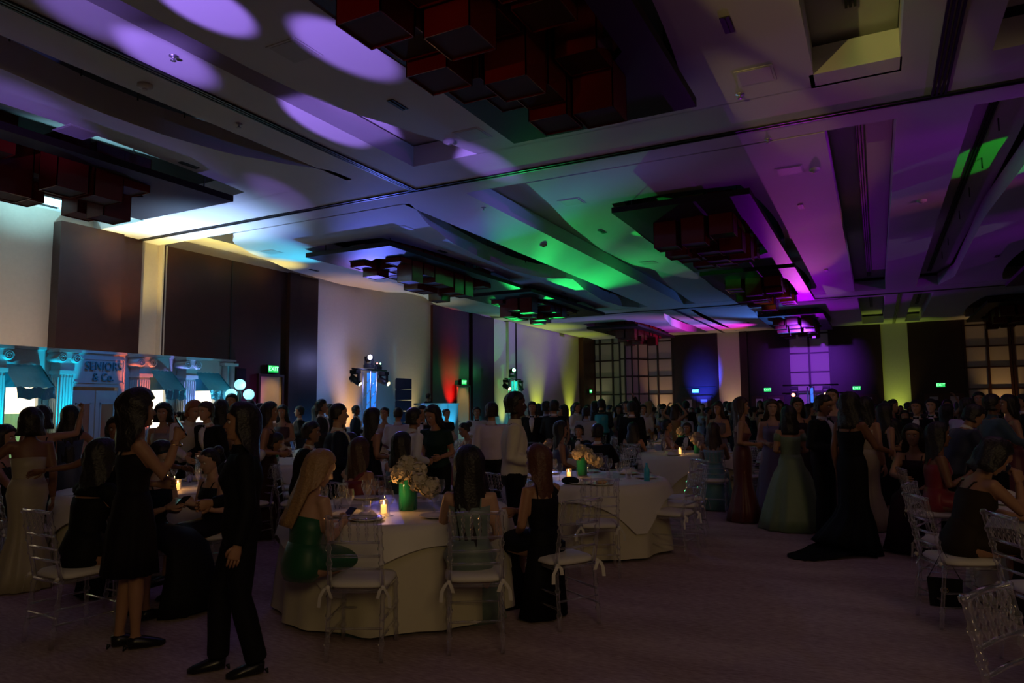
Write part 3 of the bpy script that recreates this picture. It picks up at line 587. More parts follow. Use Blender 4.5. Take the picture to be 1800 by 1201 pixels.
mh((T2.x, T2.y-.05, 2.85), 'lensg', (1, -.9, .1), 'green glaring moving head on top of the second truss tower', True)
mh((T2.x, T2.y-.6, 2.77), 'lensy', (.9, -.3, -.5), 'moving head hanging left on the second truss tower')
mh((T2.x, T2.y+.65, 2.77), 'lensy', (.3, .9, -.6), 'black moving head hanging right on the second truss tower')
for s_, m, l in ((-1, 'lensr', 'red-glowing stage light left on the far truss'), (1, 'lensy', 'warm white stage light right on the far truss')):
    e_ = tag(moving_head((T3.x+s_*.75, T3.y+.8, 2.5), MT[m], (-.1, -1, -.1)), l, 'stage light'); e_.scale = (1.3, 1.3, 1.3)
MB().tube([(T3.x-1.3, T3.y+.85, 2.55), (T3.x+1.3, T3.y+.85, 2.55)], .04, 8).build('lighting_bar', MT['rail']); bpy.context.scene.objects['lighting_bar']['label'] = 'black horizontal lighting bar on the far truss'; bpy.context.scene.objects['lighting_bar']['category'] = 'bar'
for (dx, dy, lab) in ((.05, .28, 'small red-lens effect light on the first truss arm'), (.0, .5, 'small green-dot laser head on the first truss arm')):
    e_ = tag(empty('effect_light', (T1.x+dx, T1.y+dy, 2.83)), lab, 'stage light'); MB().box((0, 0, .05), (.1, .1, .1)).build('base', MT['rail'], e_); MB().ball((0, 0, .17), .07, 12, 8).build('rotating_ball', MT['rail'], e_); MB().ball((.05, -.04, .19), .025, 8, 6).build('lens', MT['lensg'] if dy > .4 else MT['lensr'], e_)
# glare of the two front moving heads toward the room
point((T1.x+.35, T1.y-.3, 3.15), (.4, .4, 1), 50, .1, 'moving_head_glow'); point((T2.x+.35, T2.y-.3, 3.15), (.1, 1, .3), 22, .1, 'moving_head_glow')
spot((T2.x+1.8, T2.y-2.5, 1.6), (XW, 29.6, 3.1), (.12, 1, .1), 260, 20, .08, .01)
spot((T2.x+1.8, T2.y-2.5, 1.6), (XW, 27.95, 4.4), (.12, 1, .1), 260, 16, .08, .01)
point((T1.x+.5, T1.y, .5), (.05, .3, 1), 90, .1, 'truss_uplight'); point((T2.x+.5, T2.y, .5), (.05, .7, 1), 50, .1, 'truss_uplight')
# line array speaker stack
la = tag(empty('speaker_stack', (-13.9, 18.95, 0), -.9), 'black line-array loudspeaker stack against the amber-lit wall', 'loudspeaker')
MB().box((0, 0, .55), (.75, .6, 1.1)).build('subwoofer', MT['black'], la); MB().box((0, -.31, .55), (.65, .02, .95)).build('subwoofer_grille', MT['rail'], la)
for k in range(4):
    z = 1.12+k*.36+.18; b = MB().add([(-.36, -.25, z-.175), (.36, -.25, z-.175), (.33, .25, z-.165), (-.33, .25, z-.165), (-.36, -.25, z+.175), (.36, -.25, z+.175), (.33, .25, z+.155), (-.33, .25, z+.155)], [(0, 3, 2, 1), (4, 5, 6, 7), (0, 1, 5, 4), (1, 2, 6, 5), (2, 3, 7, 6), (3, 0, 4, 7)]).build('array_cabinet', MT['black'], la)
    MB().box((0, -.26, z), (.66, .015, .27)).build('grille', MT['rail'], b)
# DJ platform and booth
dj = tag(empty('dj_booth', (-13.3, 19.95, 0)), 'DJ booth of white glossy panels lit cyan before the red-lit wood wall', 'booth')
dj.scale = (1, .7, 1)
MB().bb((-1.6, -.7, 0), (-.1, 2.0, .55)).build('platform', MT['black'], dj)
for i in range(3): MB().bb((0, -1.0+i*1.0, 0), (.05, -.03+i*1.0, 1.72)).build('front_panel', MT['booth'], dj)
MB().bb((-.4, -1.0, 1.68), (.08, 2.0, 1.73)).build('counter', MT['booth'], dj)
spot((-12.5, 20.7, .1), (-13.2, 20.7, 1.4), (.05, .6, 1), 160, 50, .8, .03, 'booth_uplight'); spot((-12.5, 19.7, .1), (-13.2, 19.7, 1.4), (.2, .7, 1), 60, 60, .8, .03, 'booth_uplight')
bx = tag(MB().bb((-.3, -.6, 0), (.3, .6, 1.0)).bb((-.32, -.62, 1.0), (.32, .62, 1.04)).build('service_cabinet', MT['booth'], None, loc=(-13.6, 16.3, 0)), 'pale blue-lit cabinet standing before the amber wall glow', 'cabinet')
# wall speakers
ws = tag(MB().box((0, 0, 0), (.22, .36, .45)).box((.12, 0, 0), (.02, .3, .38)).build('wall_speaker', MT['black'], None, loc=(XW+.3, 13.2, 2.45)), 'small black speaker mounted on the wood wall left of the door', 'loudspeaker')
# ------------------------------------------------------------------ chairs
def knobs(p0, p1, r, ks, n=7, hi=1.45):
    p0 = Vector(p0); p1 = Vector(p1); pts = []; rs = []
    pts.append(p0); rs.append(r)
    for k in ks:
        for dk, q in ((-.018, 1), (-.008, hi), (.008, hi), (.018, 1)):
            t = min(1, max(0, k+dk/(p1-p0).length)); pts.append(p0.lerp(p1, t)); rs.append(r*q)
    pts.append(p1); rs.append(r); return pts, rs
def chair_meshes():
    A = MT['acr']; P = {}
    def bk(z): return -.19-.10*max(0, z-.45)/.47 + (-.05*(max(0, .45-z)/.45))
    lg = []
    for sx in (-1, 1):
        b = MB(); p, r = knobs((sx*.185, .19, 0), (sx*.18, .175, .43), .015, (.25, .62, .9)); b.tube(p, r, 7); lg.append(b.mesh('leg', A))
    for sx in (-1, 1):
        b = MB(); p, r = knobs((sx*.175, bk(0), 0), (sx*.172, bk(.44), .44), .015, (.25, .62, .9)); b.tube(p, r, 7)
        lg.append(b.mesh('leg', A))
    P['leg'] = lg
    P['back_post'] = []
    for sx in (-1, 1):
        b = MB(); p, r = knobs((sx*.172, bk(.44), .44), (sx*.165, bk(.92), .92), .015, (.35, .55, .75, .97)); b.tube(p, r, 7); P['back_post'].append(b.mesh('back_post', A))
    P['rail'] = []
    for z, r_ in ((.905, .013), (.745, .010), (.655, .010), (.57, .009)):
        b = MB(); b.tube([(-.165, bk(z), z), (0, bk(z)-.006, z+(.008 if z > .9 else 0)), (.165, bk(z), z)], r_, 6); P['rail'].append(b.mesh('back_rail', A))
    P['spindle'] = []
    for i in range(6):
        x = -.1375+i*.055; b = MB(); p, r = knobs((x, bk(.75), .75), (x, bk(.90), .90), .0065, (.25, .5, .75), 6, 1.8); b.tube(p, r, 6); P['spindle'].append(b.mesh('spindle', A))
    b = MB()
    for z in (.15, .25):
        for sx in (-1, 1): b.tube([(sx*.183, .185, z), (sx*.177, bk(z), z)], .008, 6)
    b.tube([(-.183, .187, .22), (.183, .187, .22)], .008, 6).tube([(-.176, bk(.2), .2), (.176, bk(.2), .2)], .008, 6); P['stretcher'] = [b.mesh('stretcher', A)]
    b = MB(); b.tube([(-.18, .18, .425), (.18, .18, .425)], .014, 6).tube([(-.172, -.19, .425), (.172, -.19, .425)], .014, 6).tube([(-.18, .18, .425), (-.172, -.19, .425)], .014, 6).tube([(.18, .18, .425), (.172, -.19, .425)], .014, 6); P['seat_frame'] = [b.mesh('seat_frame', A)]
    # cushion : rounded pad
    b = MB(); n = 24; pr = [(.0, .435), (.8, .435), (1, .45), (1.0, .465), (.93, .482), (.6, .492), (0.001, .494)]
    vs = []; fs = []
    for q, z in pr:
        for j in range(n):
            th = 2*pi*j/n; c_, s_ = cos(th), sin(th); e = .5
            vs.append((.205*q*abs(c_)**e*(1 if c_ >= 0 else -1), .205*q*abs(s_)**e*(1 if s_ >= 0 else -1), z))
    for i in range(len(pr)-1):
        for j in range(n): fs.append((i*n+j, i*n+(j+1) % n, (i+1)*n+(j+1) % n, (i+1)*n+j))
    b.add(vs, fs, True); P['cushion'] = [b.mesh('cushion', MT['cushion'])]
    P['tie'] = []
    for sx in (-1, 1):
        b = MB(); x = sx*.178
        def rib(pts, w): 
            vs = []
            for q in pts: vs += [(q[0]-w, q[1], q[2]), (q[0]+w, q[1]-.01, q[2])]
            b.add(vs, [(2*i, 2*i+1, 2*i+3, 2*i+2) for i in range(len(pts)-1)], True)
        rib([(x, -.215, .46), (x+sx*.02, -.235, .445), (x+sx*.045, -.23, .40), (x+sx*.05, -.235, .335)], .012)
        rib([(x, -.215, .46), (x-sx*.015, -.24, .44), (x-sx*.03, -.23, .39)], .012); b.ball((x, -.222, .455), .016, 8, 6)
        P['tie'].append(b.mesh('cushion_tie', MT['cushion']))
    return P
CP = chair_meshes()
# far chairs: the same shapes in two pieces
def joined(names, nm, m):
    vs = []; fs = []; sm = []
    for k in names:
        for me in CP[k]:
            o = len(vs); vs += [tuple(v.co) for v in me.vertices]; fs += [tuple(i+o for i in p.vertices) for p in me.polygons]
    me = bpy.data.meshes.new(nm); me.from_pydata(vs, [], fs); me.materials.append(m); me.polygons.foreach_set('use_smooth', [True]*len(fs)); return me
FARF = joined(['leg', 'back_post', 'rail', 'spindle', 'stretcher', 'seat_frame'], 'acrylic_frame', MT['acr'])
CHAIRS = []; TABLES = []; PEOPLE = []; TAKEN = set()
def chair(x, y, face, label, group=None, near=True):
    """face = direction (radians) the sitter looks"""
    t = empty('chiavari_chair', (x, y, 0), face-pi/2); tag(t, label, 'chair', group); CHAIRS.append(t)
    if near:
        for k in ('leg', 'back_post', 'rail', 'spindle', 'stretcher', 'seat_frame', 'cushion', 'tie'):
            for me in CP[k]: link({'rail': 'back_rail', 'tie': 'cushion_tie'}.get(k, k), me, t)
    else:
        link('acrylic_frame', FARF, t); link('cushion', CP['cushion'][0], t)
    return t
# ------------------------------------------------------------------ tables
def cloth_mesh(R, z, hem, seed, n=96):
    rnd = random.Random(seed); ph = [rnd.uniform(0, 6.28) for _ in range(4)]
    rows = [(0.01, z), (R*.5, z), (R*.93, z), (R, z-.006), (R+.012, z-.03)]
    vs = []; fs = []
    K = 8
    lv = []
    for q, zz in rows: lv.append([(q*cos(2*pi*j/n), q*sin(2*pi*j/n), zz) for j in range(n)])
    for i in range(1, K+1):
        t = i/K; zz = z-.03-(z-.03-hem)*t; row = []
        for j in range(n):
            th = 2*pi*j/n; w = sin(9*th+ph[0])+.6*sin(14*th+ph[1])+.3*sin(23*th+ph[2]); row.append(((R+.015+.035*t+.030*t*w)*cos(th), (R+.015+.035*t+.030*t*w)*sin(th), zz))
        lv.append(row)
    for r_ in lv: vs += r_
    for i in range(len(lv)-1):
        for j in range(n): fs.append((i*n+j, i*n+(j+1) % n, (i+1)*n+(j+1) % n, (i+1)*n+j))
    b = MB().add(vs, fs, True); return b.mesh('tablecloth', MT['cloth'])
def overlay_mesh(R, z, s_, seed, n=96):
    rnd = random.Random(seed); ph = rnd.uniform(0, 6)
    lv = [[(q*R*cos(2*pi*j/n), q*R*sin(2*pi*j/n), z+.006) for j in range(n)] for q in (.01, .5, .94)]
    lv.append([((R+.012)*cos(2*pi*j/n), (R+.012)*sin(2*pi*j/n), z+.002) for j in range(n)])
    for k in (1, 2, 3, 4):
        row = []
        for j in range(n):
            th = 2*pi*j/n; ext = min(s_/max(abs(cos(th)), abs(sin(th)), .001), s_*1.32)-R; ext = max(.06, ext)
            t = k/4; rr = R+.03+.045*t+.02*t*sin(8*th+ph); row.append((rr*cos(th), rr*sin(th), z+.002-ext*t))
        lv.append(row)
    vs = []; fs = []
    for r_ in lv: vs += r_
    for i in range(len(lv)-1):
        for j in range(n): fs.append((i*n+j, i*n+(j+1) % n, (i+1)*n+(j+1) % n, (i+1)*n+j))
    return MB().add(vs, fs, True).mesh('overlay_cloth', MT['overlay'])
CL = [cloth_mesh(.90, .76, .03, s_) for s_ in range(3)]; OV = [overlay_mesh(.90, .76, 1.05, s_) for s_ in range(3)]
tb = MB().lathe([(0, .70), (.885, .70), (.89, .715), (.885, .735), (0, .735)], 40); TBM = tb.mesh('tabletop', MT['woodb'])
tl_ = MB(); tl_.tube([(.5, 0, 0), (.5, 0, .7)], .02, 8); LGM = tl_.mesh('leg', MT['steel'])
# tableware meshes
def glass_me():
    return MB().lathe([(.001, .0), (.034, .0), (.034, .004), (.006, .01), (.005, .08), (.02, .095), (.036, .125), (.038, .155), (.030, .195)], 14).mesh('bowl_and_stem', MT['glass'])
GL1 = glass_me(); GL2 = MB().lathe([(.001, .004), (.028, .004), (.030, .0), (.036, .12)], 14).mesh('tumbler', MT['glass'])
WAT = MB().lathe([(.0, .100), (.020, .1), (.034, .128), (0, .128)], 12).mesh('water', clear('water', (.9, .95, 1), .1, .02, .05))
REDD = MB().lathe([(.0, .006), (.027, .006), (.033, .085), (0, .085)], 12).mesh('drink', MT['red'])
PLT = MB().lathe([(.0, .004), (.08, .004), (.10, .01), (.135, .02), (.133, .024), (.1, .014), (0, .009)], 28).mesh('plate', MT['plate'])
NAP = MB().add([(-.09, -.05, 0), (.09, -.06, 0), (.1, .05, 0), (-.08, .06, 0), (-.06, -.02, .03), (.05, -.03, .045), (.06, .02, .02), (-.03, .03, .05)], [(0, 1, 5, 4), (1, 2, 6, 5), (2, 3, 7, 6), (3, 0, 4, 7), (4, 5, 6, 7)], True).mesh('napkin', MT['cushion'])
CND = MB().lathe([(.001, 0), (.022, 0), (.022, .07), (.001, .07)], 12).mesh('wax', MT['wax']); CNG = MB().lathe([(.001, -.0), (.034, .0), (.034, .105)], 14).mesh('votive_cup', MT['glass'])
FLM = MB().lathe([(.001, .07), (.008, .08), (.001, .105)], 8).mesh('flame', MT['flame'])
VS = MB().lathe([(.001, .0), (.075, .0), (.075, .26)], 20).mesh('vase_wall', MT['vase']); VSI = MB().lathe([(.001, .01), (.070, .01), (.070, .22), (.001, .22)], 16).mesh('green_liner', mat('green_liner', (.03, .42, .26), .4))
def flower_me(seed, r=.11):
    rnd = random.Random(seed); b = MB(); b.ball((0, 0, 0), r*.72, 10, 7)
    for i in range(120):
        z = 1-2*(i+.5)/120; th = i*2.399; rr = sqrt(1-z*z); d = Vector((rr*cos(th), rr*sin(th), z)); c = d*r*rnd.uniform(.78, .95)
        a = d.orthogonal().normalized(); e = d.cross(a); q_ = rnd.uniform(0, 3); a, e = a*cos(q_)+e*sin(q_), e*cos(q_)-a*sin(q_); c = d*r*rnd.uniform(.80, 1.08); e = (e+d*rnd.uniform(-.7, .7)).normalized(); w = r*rnd.uniform(.15, .26)
        tip = c-d*r*.12
        b.add([c-a*w-e*w, c+a*w-e*w, c+a*w+e*w, c-a*w+e*w, tip], [(0, 1, 4), (1, 2, 4), (2, 3, 4), (3, 0, 4)], True)
    return b.mesh('hydrangea_bloom', MT['petal'])
FLO = [flower_me(s_, .095) for s_ in (1, 2)]
LF = MB().add([(0, 0, 0), (.05, -.03, .01), (.13, 0, -.03), (.05, .03, .01)], [(0, 1, 2), (0, 2, 3)], True).mesh('leaf', MT['leaf'])
# zebra-striped runner print
zm = bpy.data.materials.new('zebra_runner'); zm.use_nodes = True; nt = zm.node_tree; wv = nt.nodes.new('ShaderNodeTexWave'); wv.inputs['Scale'].default_value = 9; wv.inputs['Distortion'].default_value = 3.5; wv.inputs['Detail'].default_value = 1
tc = nt.nodes.new('ShaderNodeTexCoord'); cr = nt.nodes.new('ShaderNodeValToRGB'); cr.color_ramp.interpolation = 'CONSTANT'; cr.color_ramp.elements[0].color = (.02, .02, .02, 1); cr.color_ramp.elements[1].position = .5; cr.color_ramp.elements[1].color = (.7, .66, .6, 1)
nt.links.new(tc.outputs['Object'], wv.inputs[0]); nt.links.new(wv.outputs['Fac'], cr.inputs[0]); nt.links.new(cr.outputs[0], nt.nodes['Principled BSDF'].inputs['Base Color'])
RUN = MB().ribbon(lambda y: -.28+.02*sin(y*9), lambda y: .28+.02*sin(y*8), -.82, .82, 12, 0, .003).mesh('runner', zm)
TZ = .768
def ware(name, parts, loc, rz, lab, cat, grp=None, sc=1):
    if len(parts) == 1:
        o = link(name, parts[0][1], None, loc, rz, sc); tag(o, lab, cat, grp); return o
    t = empty(name, loc, rz, sc); tag(t, lab, cat, grp)
    for n_, me in parts: link(n_, me, t)
    return t
def candle(x, y, lab, p=5, real=True, grp=None):
    ware('votive_candle', [('wax', CND), ('votive_cup', CNG), ('flame', FLM)], (x, y, TZ), 0, lab, 'candle', grp)
    point((x, y, TZ+.13), (1, .45, .12), p*.2, .012, 'candle_glow') if real else None
def vase(x, y, rz, lab, lab2=None, sc=1):
    t = empty('flower_vase', (x, y, TZ), rz, sc); tag(t, lab, 'vase'); link('vase_wall', VS, t); link('green_liner', VSI, t)
    k = 0
    for dx, dy, dz in ((-.07, 0, .30), (.05, .05, .31), (.0, -.07, .30), (-.01, .0, .36), (.19, -.02, .25), (.25, .05, .20)): link('hydrangea_bloom', FLO[k % 2], t, (dx, dy, dz), k*1.3, .86); k += 1
    for a in range(5): l = link('leaf', LF, t, (.05*cos(a*1.3), .05*sin(a*1.3), .25), a*1.3)
    return t
def side8(cx, cy, x, y):
    a = (atan2(y-cy, x-cx)-atan2(cy, cx))*180/pi % 360
    return ('at the back of', 'at the back left of', 'at the left of', 'at the front left of', 'at the front of', 'at the front right of', 'at the right of', 'at the back right of')[int((a+22.5)//45) % 8]
def table(cx, cy, desc, near, nch, a0=0, skip=(), seed=0, seats='far', ovrot=.6):
    TABLES.append((cx, cy)); t = empty('banquet_table', (cx, cy, 0)); tag(t, 'round banquet table '+desc, 'table'); link('tabletop', TBM, t)
    for k in range(4): link('leg', LGM, t, rz=k*pi/2+.4)
    c = link('tablecloth', CL[seed % 3], None, (cx, cy, .002), seed*.7); tag(c, 'floor-length tablecloth on the table '+desc, 'tablecloth')
    o = link('overlay_cloth', OV[seed % 3], None, (cx, cy, .004), ovrot); tag(o, 'white square overlay cloth on the table '+desc, 'tablecloth')
    for k in range(nch):
        if k in skip: continue
        a = a0+2*pi*k/nch; r_ = 1.12+.04*sin(k*3.3+seed); x, y = cx+r_*cos(a), cy+r_*sin(a)
        chair(x, y, a+pi+.08*sin(k*5.1+seed), 'clear chair '+side8(cx, cy, x, y)+' the table '+desc, 'clear chairs at the table '+desc, near)
def setting(cx, cy, desc, n, seed, full=True):
    rnd = random.Random(seed)
    for k in range(n):
        a = 2*pi*k/n+.3; ca, sa = cos(a), sin(a); g = 'place settings on the table '+desc; ons = side8(cx, cy, cx+ca, cy+sa).replace('of', 'half of')+' the table '
        if rnd.random() < .8: ware('plate', [('plate', PLT)], (cx+.68*ca, cy+.68*sa, TZ), a, 'white plate '+ons+desc, 'plate', g+' plates')
        if rnd.random() < .6: ware('napkin', [('napkin', NAP)], (cx+.68*ca, cy+.68*sa, TZ+.026), a, 'crumpled napkin '+ons+desc, 'napkin', g+' napkins')
        b_ = a+.2
        if rnd.random() < .85: ware('wine_glass', [('bowl_and_stem', GL1), ('water', WAT)], (cx+.47*cos(b_), cy+.47*sin(b_), TZ), a, 'stemmed water glass '+ons+desc, 'glass', g+' stemmed glasses')
        b_ = a-.16
        if full and rnd.random() < .5: ware('tumbler', [('tumbler', GL2)], (cx+.5*cos(b_), cy+.5*sin(b_), TZ), a, 'clear tumbler '+ons+desc, 'glass', g+' tumblers')
def ang(x0, y0, x1, y1): return atan2(y1-y0, x1-x0)
# main table (foreground centre)
C1 = (-3.60, 4.84); D1 = 'with the large green vase'
table(*C1, D1, True, 0, seed=0, ovrot=.95)
ware('zebra_runner', [('runner', RUN)], (C1[0], C1[1], TZ-.001), radians(-52), 'zebra-striped runner across the foreground centre table', 'runner')
vase(-3.44, 4.76, -.4, 'green glass vase of ivory hydrangeas on the foreground centre table')
candle(-3.50, 4.52, 'lit votive candle beside the green vase on the foreground centre table', 7)
# table two (right of it), left table, edge tables
C2 = (-3.05, 7.7); D2 = 'with the peach-lit small vase'
table(*C2, D2, True, 0, seed=1, ovrot=.2)
ware('zebra_runner', [('runner', RUN)], (C2[0], C2[1], TZ-.001), radians(-30), 'zebra-striped runner on the second table behind', 'runner')
vase(-3.2, 7.95, -.3, 'small green vase of peach-lit hydrangeas on the second table', sc=.85)
candle(-3.22, 7.6, 'lit votive candle by the vase on the second table', 7)
C3 = (-6.95, 5.0); D3 = 'behind the standing black dress'
table(*C3, D3, True, 0, seed=2, ovrot=.5)
ware('zebra_runner', [('runner', RUN)], (C3[0], C3[1], TZ-.001), radians(10), 'zebra-striped runner on the left table', 'runner')
C4 = (-10.9, 4.9); table(*C4, 'cut by the left edge', True, 8, a0=.3, seed=0)
candle(-11.2, 5.35, 'lit votive candle at the left edge of the view', 5)
C5 = (1.55, 7.2); D5 = 'at the right edge'; table(*C5, D5, True, 0, seed=1, ovrot=.9)
C6 = (2.5, 12.6); table(*C6, 'second back at the right', False, 7, a0=.2, seed=2)
for c_, d_, n_, s_ in ((C1, D1, 8, 11), (C2, D2, 8, 12), (C3, D3, 8, 13), (C5, D5, 8, 14), (C6, 'second back at the right', 8, 15), (C4, 'cut by the left edge', 7, 16)): setting(*c_, d_, n_, s_)
# near chairs placed one by one
def ch(x, y, tx, ty, lab, near=True): return chair(x, y, ang(x, y, tx, ty), lab, None, near)
CN = {}
CN['empty'] = ch(-3.12, 3.82, C1[0], C1[1], 'empty clear acrylic chair nearest the camera at the foreground table')
CN['sage'] = ch(-2.52, 4.27, -2.52-.53, 4.27+.85, 'clear acrylic chair under the woman in the sage satin dress')
CN['onesh'] = ch(-2.2, 5.0, -2.2-.85, 5.0+.52, 'clear acrylic chair under the woman in the one-shoulder black dress')
CN['blonde'] = ch(-3.86, 3.62, -3.86-.35, 3.62+.9, 'clear acrylic chair under the blonde woman in green')
ch(-4.72, 5.25, C1[0], C1[1], 'clear acrylic chair with white napkin behind the foreground table, under the suited man'); ch(-3.0, 5.78, *C1, 'clear acrylic chair at the far side of the foreground table'); ch(-3.95, 5.85, *C1, 'clear acrylic chair behind the green vase'); ch(-4.62, 4.2, *C1, 'clear acrylic chair hidden behind the figure in black trousers')
ch(-2.48, 6.55, C2[0], C2[1], 'clear acrylic chair with a bag hung on its back before the second table'); ch(-2.02, 7.55, C2[0], C2[1], 'empty clear acrylic chair on the right side of the second table, cushion in view'); ch(-2.1, 8.2, C2[0], C2[1], 'second clear chair on the right of the second table'); ch(-2.2, 8.75, *C2, 'third clear chair on the right of the second table')
ch(-3.4, 8.85, *C2, 'clear chair at the far side of the second table'); ch(-3.95, 8.3, *C2, 'clear chair left behind the second table'); ch(-4.15, 7.5, *C2, 'clear chair at the left of the second table'); ch(-3.5, 6.68, *C2, 'clear chair between the first and second tables')
ch(-7.3, 3.95, *C3, 'clear acrylic chair at the left with cloth on its cushion'); ch(-7.9, 4.3, *C3, 'clear acrylic chair behind the one at the left edge'); ch(-5.72, 4.62, *C3, 'clear chair behind the woman in the black dress'); ch(-8.0, 5.4, *C3, 'clear chair left of the left table'); ch(-7.6, 6.0, *C3, 'clear chair behind the left table, left one'); ch(-6.8, 6.15, *C3, 'clear chair behind the left table, middle one'); ch(-6.0, 5.75, *C3, 'clear chair behind the left table, right one')
ch(.89, 5.38, .89+.93, 5.38+.36, 'clear chair with yellow-lit cushion at the right table'); ch(.38, 7.9, *C5, 'clear chair with blue glints behind the red dress'); ch(.48, 6.93, 1.43, 6.65, 'clear chair with shining spindles at the right table'); ch(.62, 6.17, 1.55, 6.54, 'clear chair with a small black bag hung from it'); ch(1.0, 4.4, 1.8, 4.9, 'clear chair at the right edge with turned spindles'); ch(.57, 3.02, 1.4, 2.55, 'nearest clear chair in the lower right corner'); ch(.41, 8.9, 1.37, 9.17, 'clear chair behind the seated guests at the right')
# middle and far tables
FT = [(-8.6, 8.2, 'before the shopfront doors'), (-6.55, 8.0, 'behind the navy-suited man'), (-9.6, 10.9, 'by the globe lamp'), (-7.35, 11.4, 'left of the blue truss'), (-4.95, 11.0, 'behind the ivory-shirted man'), (-2.9, 12.3, 'with the teal centrepiece'),
      (-9.4, 14.2, 'nearest the blue truss'), (-6.6, 14.6, 'before the DJ booth'), (-3.9, 15.2, 'nearest the dancing crowd'), (-1.0, 13.2, 'beside the light-blue gown'), (-.9, 17.0, 'behind the black gown'), (4.2, 16.5, 'behind the red dress'), (3.0, 20.5, 'farthest right')]
for i, (x, y, d) in enumerate(FT):
    table(x, y, d, False, 8, a0=i*.37, seed=i); setting(x, y, d, 6, 30+i, False)
    vase(x+.1, y, i, 'flower vase on the table '+d, sc=.85) if i < 10 else None
    if i < 10: candle(x-.15, y-.22, 'lit votive candle on the table '+d, 5)
# odds and ends on the near tables
ware('water_bottle', [('bottle', MB().lathe([(0, 0), (.032, 0), (.032, .13), (.014, .17), (.012, .2), (0, .2)], 14).mesh('bottle', MT['blue']))], (-2.3, 7.62, TZ), 0, 'blue-capped plastic water bottle on the second table', 'bottle')
ware('bread_plate', [('plate', PLT), ('bread', MB().ball((0, 0, .035), .05, 10, 6, None, (1.3, .8, .5)).mesh('bread', MT['door']))], (-2.62, 7.05, TZ), 0, 'brown plate with bread near the edge of the second table', 'plate')
ware('evening_bag', [('bag', MB().ball((0, 0, .04), .075, 14, 8, None, (1.3, .7, .6)).mesh('bag', MT['black']))], (-2.95, 7.0, TZ), .2, 'small black evening bag on the second table', 'bag')
for x, y, l in ((-7.1, 4.55, 'red drink in a glass on the left table'), (-6.35, 5.3, 'red drink in a tumbler before the seated woman on the left')): ware('red_drink', [('tumbler', GL2), ('drink', REDD)], (x, y, TZ), 0, l, 'drink')
ware('bow_napkin', [('napkin', NAP)], (-3.05, 5.1, TZ+.03), 1, 'white napkin folded on a plate right of the green vase', 'napkin', sc=1.4)
candle(-6.5, 4.95, 'lit votive candle on the left table by the phone', 5)
hb = tag(empty('hanging_bag', (.36, 6.02, .42)), 'small black bag with round gold clasp hanging from the clear chair', 'bag')
MB().add([(-.1, 0, -.28), (.1, 0, -.28), (.1, .03, -.28), (-.1, .03, -.28), (-.11, 0, -.08), (.11, 0, -.08), (.11, .03, -.08), (-.11, .03, -.08)], [(0, 3, 2, 1), (4, 5, 6, 7), (0, 1, 5, 4), (1, 2, 6, 5), (2, 3, 7, 6), (3, 0, 4, 7)]).build('pouch', MT['black'], hb)
MB().tube([(.018*cos(a*.785), -.006, -.16+.018*sin(a*.785)) for a in range(9)], .003, 5).build('round_clasp', MT['gold'], hb); MB().tube([(-.1, .015, -.08), (0, .015, .12), (.1, .015, -.08)], .003, 5).build('strap', MT['black'], hb)
for x, y, l in ((-4.05, 5.1, 'wine glass with violet glints left of the green vase, rear'), (-3.85, 4.75, 'wine glass with violet glints nearest the green vase'), (-4.1, 4.5, 'round stemmed glass before the phone of the blonde woman')):
    ware('wine_glass', [('bowl_and_stem', GL1), ('water', WAT)], (x, y, TZ), 0, l, 'glass')
ware('charger_plate', [('plate', PLT)], (-3.72, 4.28, TZ), 0, 'large striped-edged charger plate behind the empty chair', 'plate', sc=1.25)
spot((-7.5, 9.5, 2.6), (-3.9, 5.0, .9), (.25, .2, 1), 80, 26, .9, .05, 'table_beam'); spot((-6, 13, 2.6), (-2.6, 7.6, .9), (.2, .3, 1), 80, 26, .9, .05, 'table_beam')
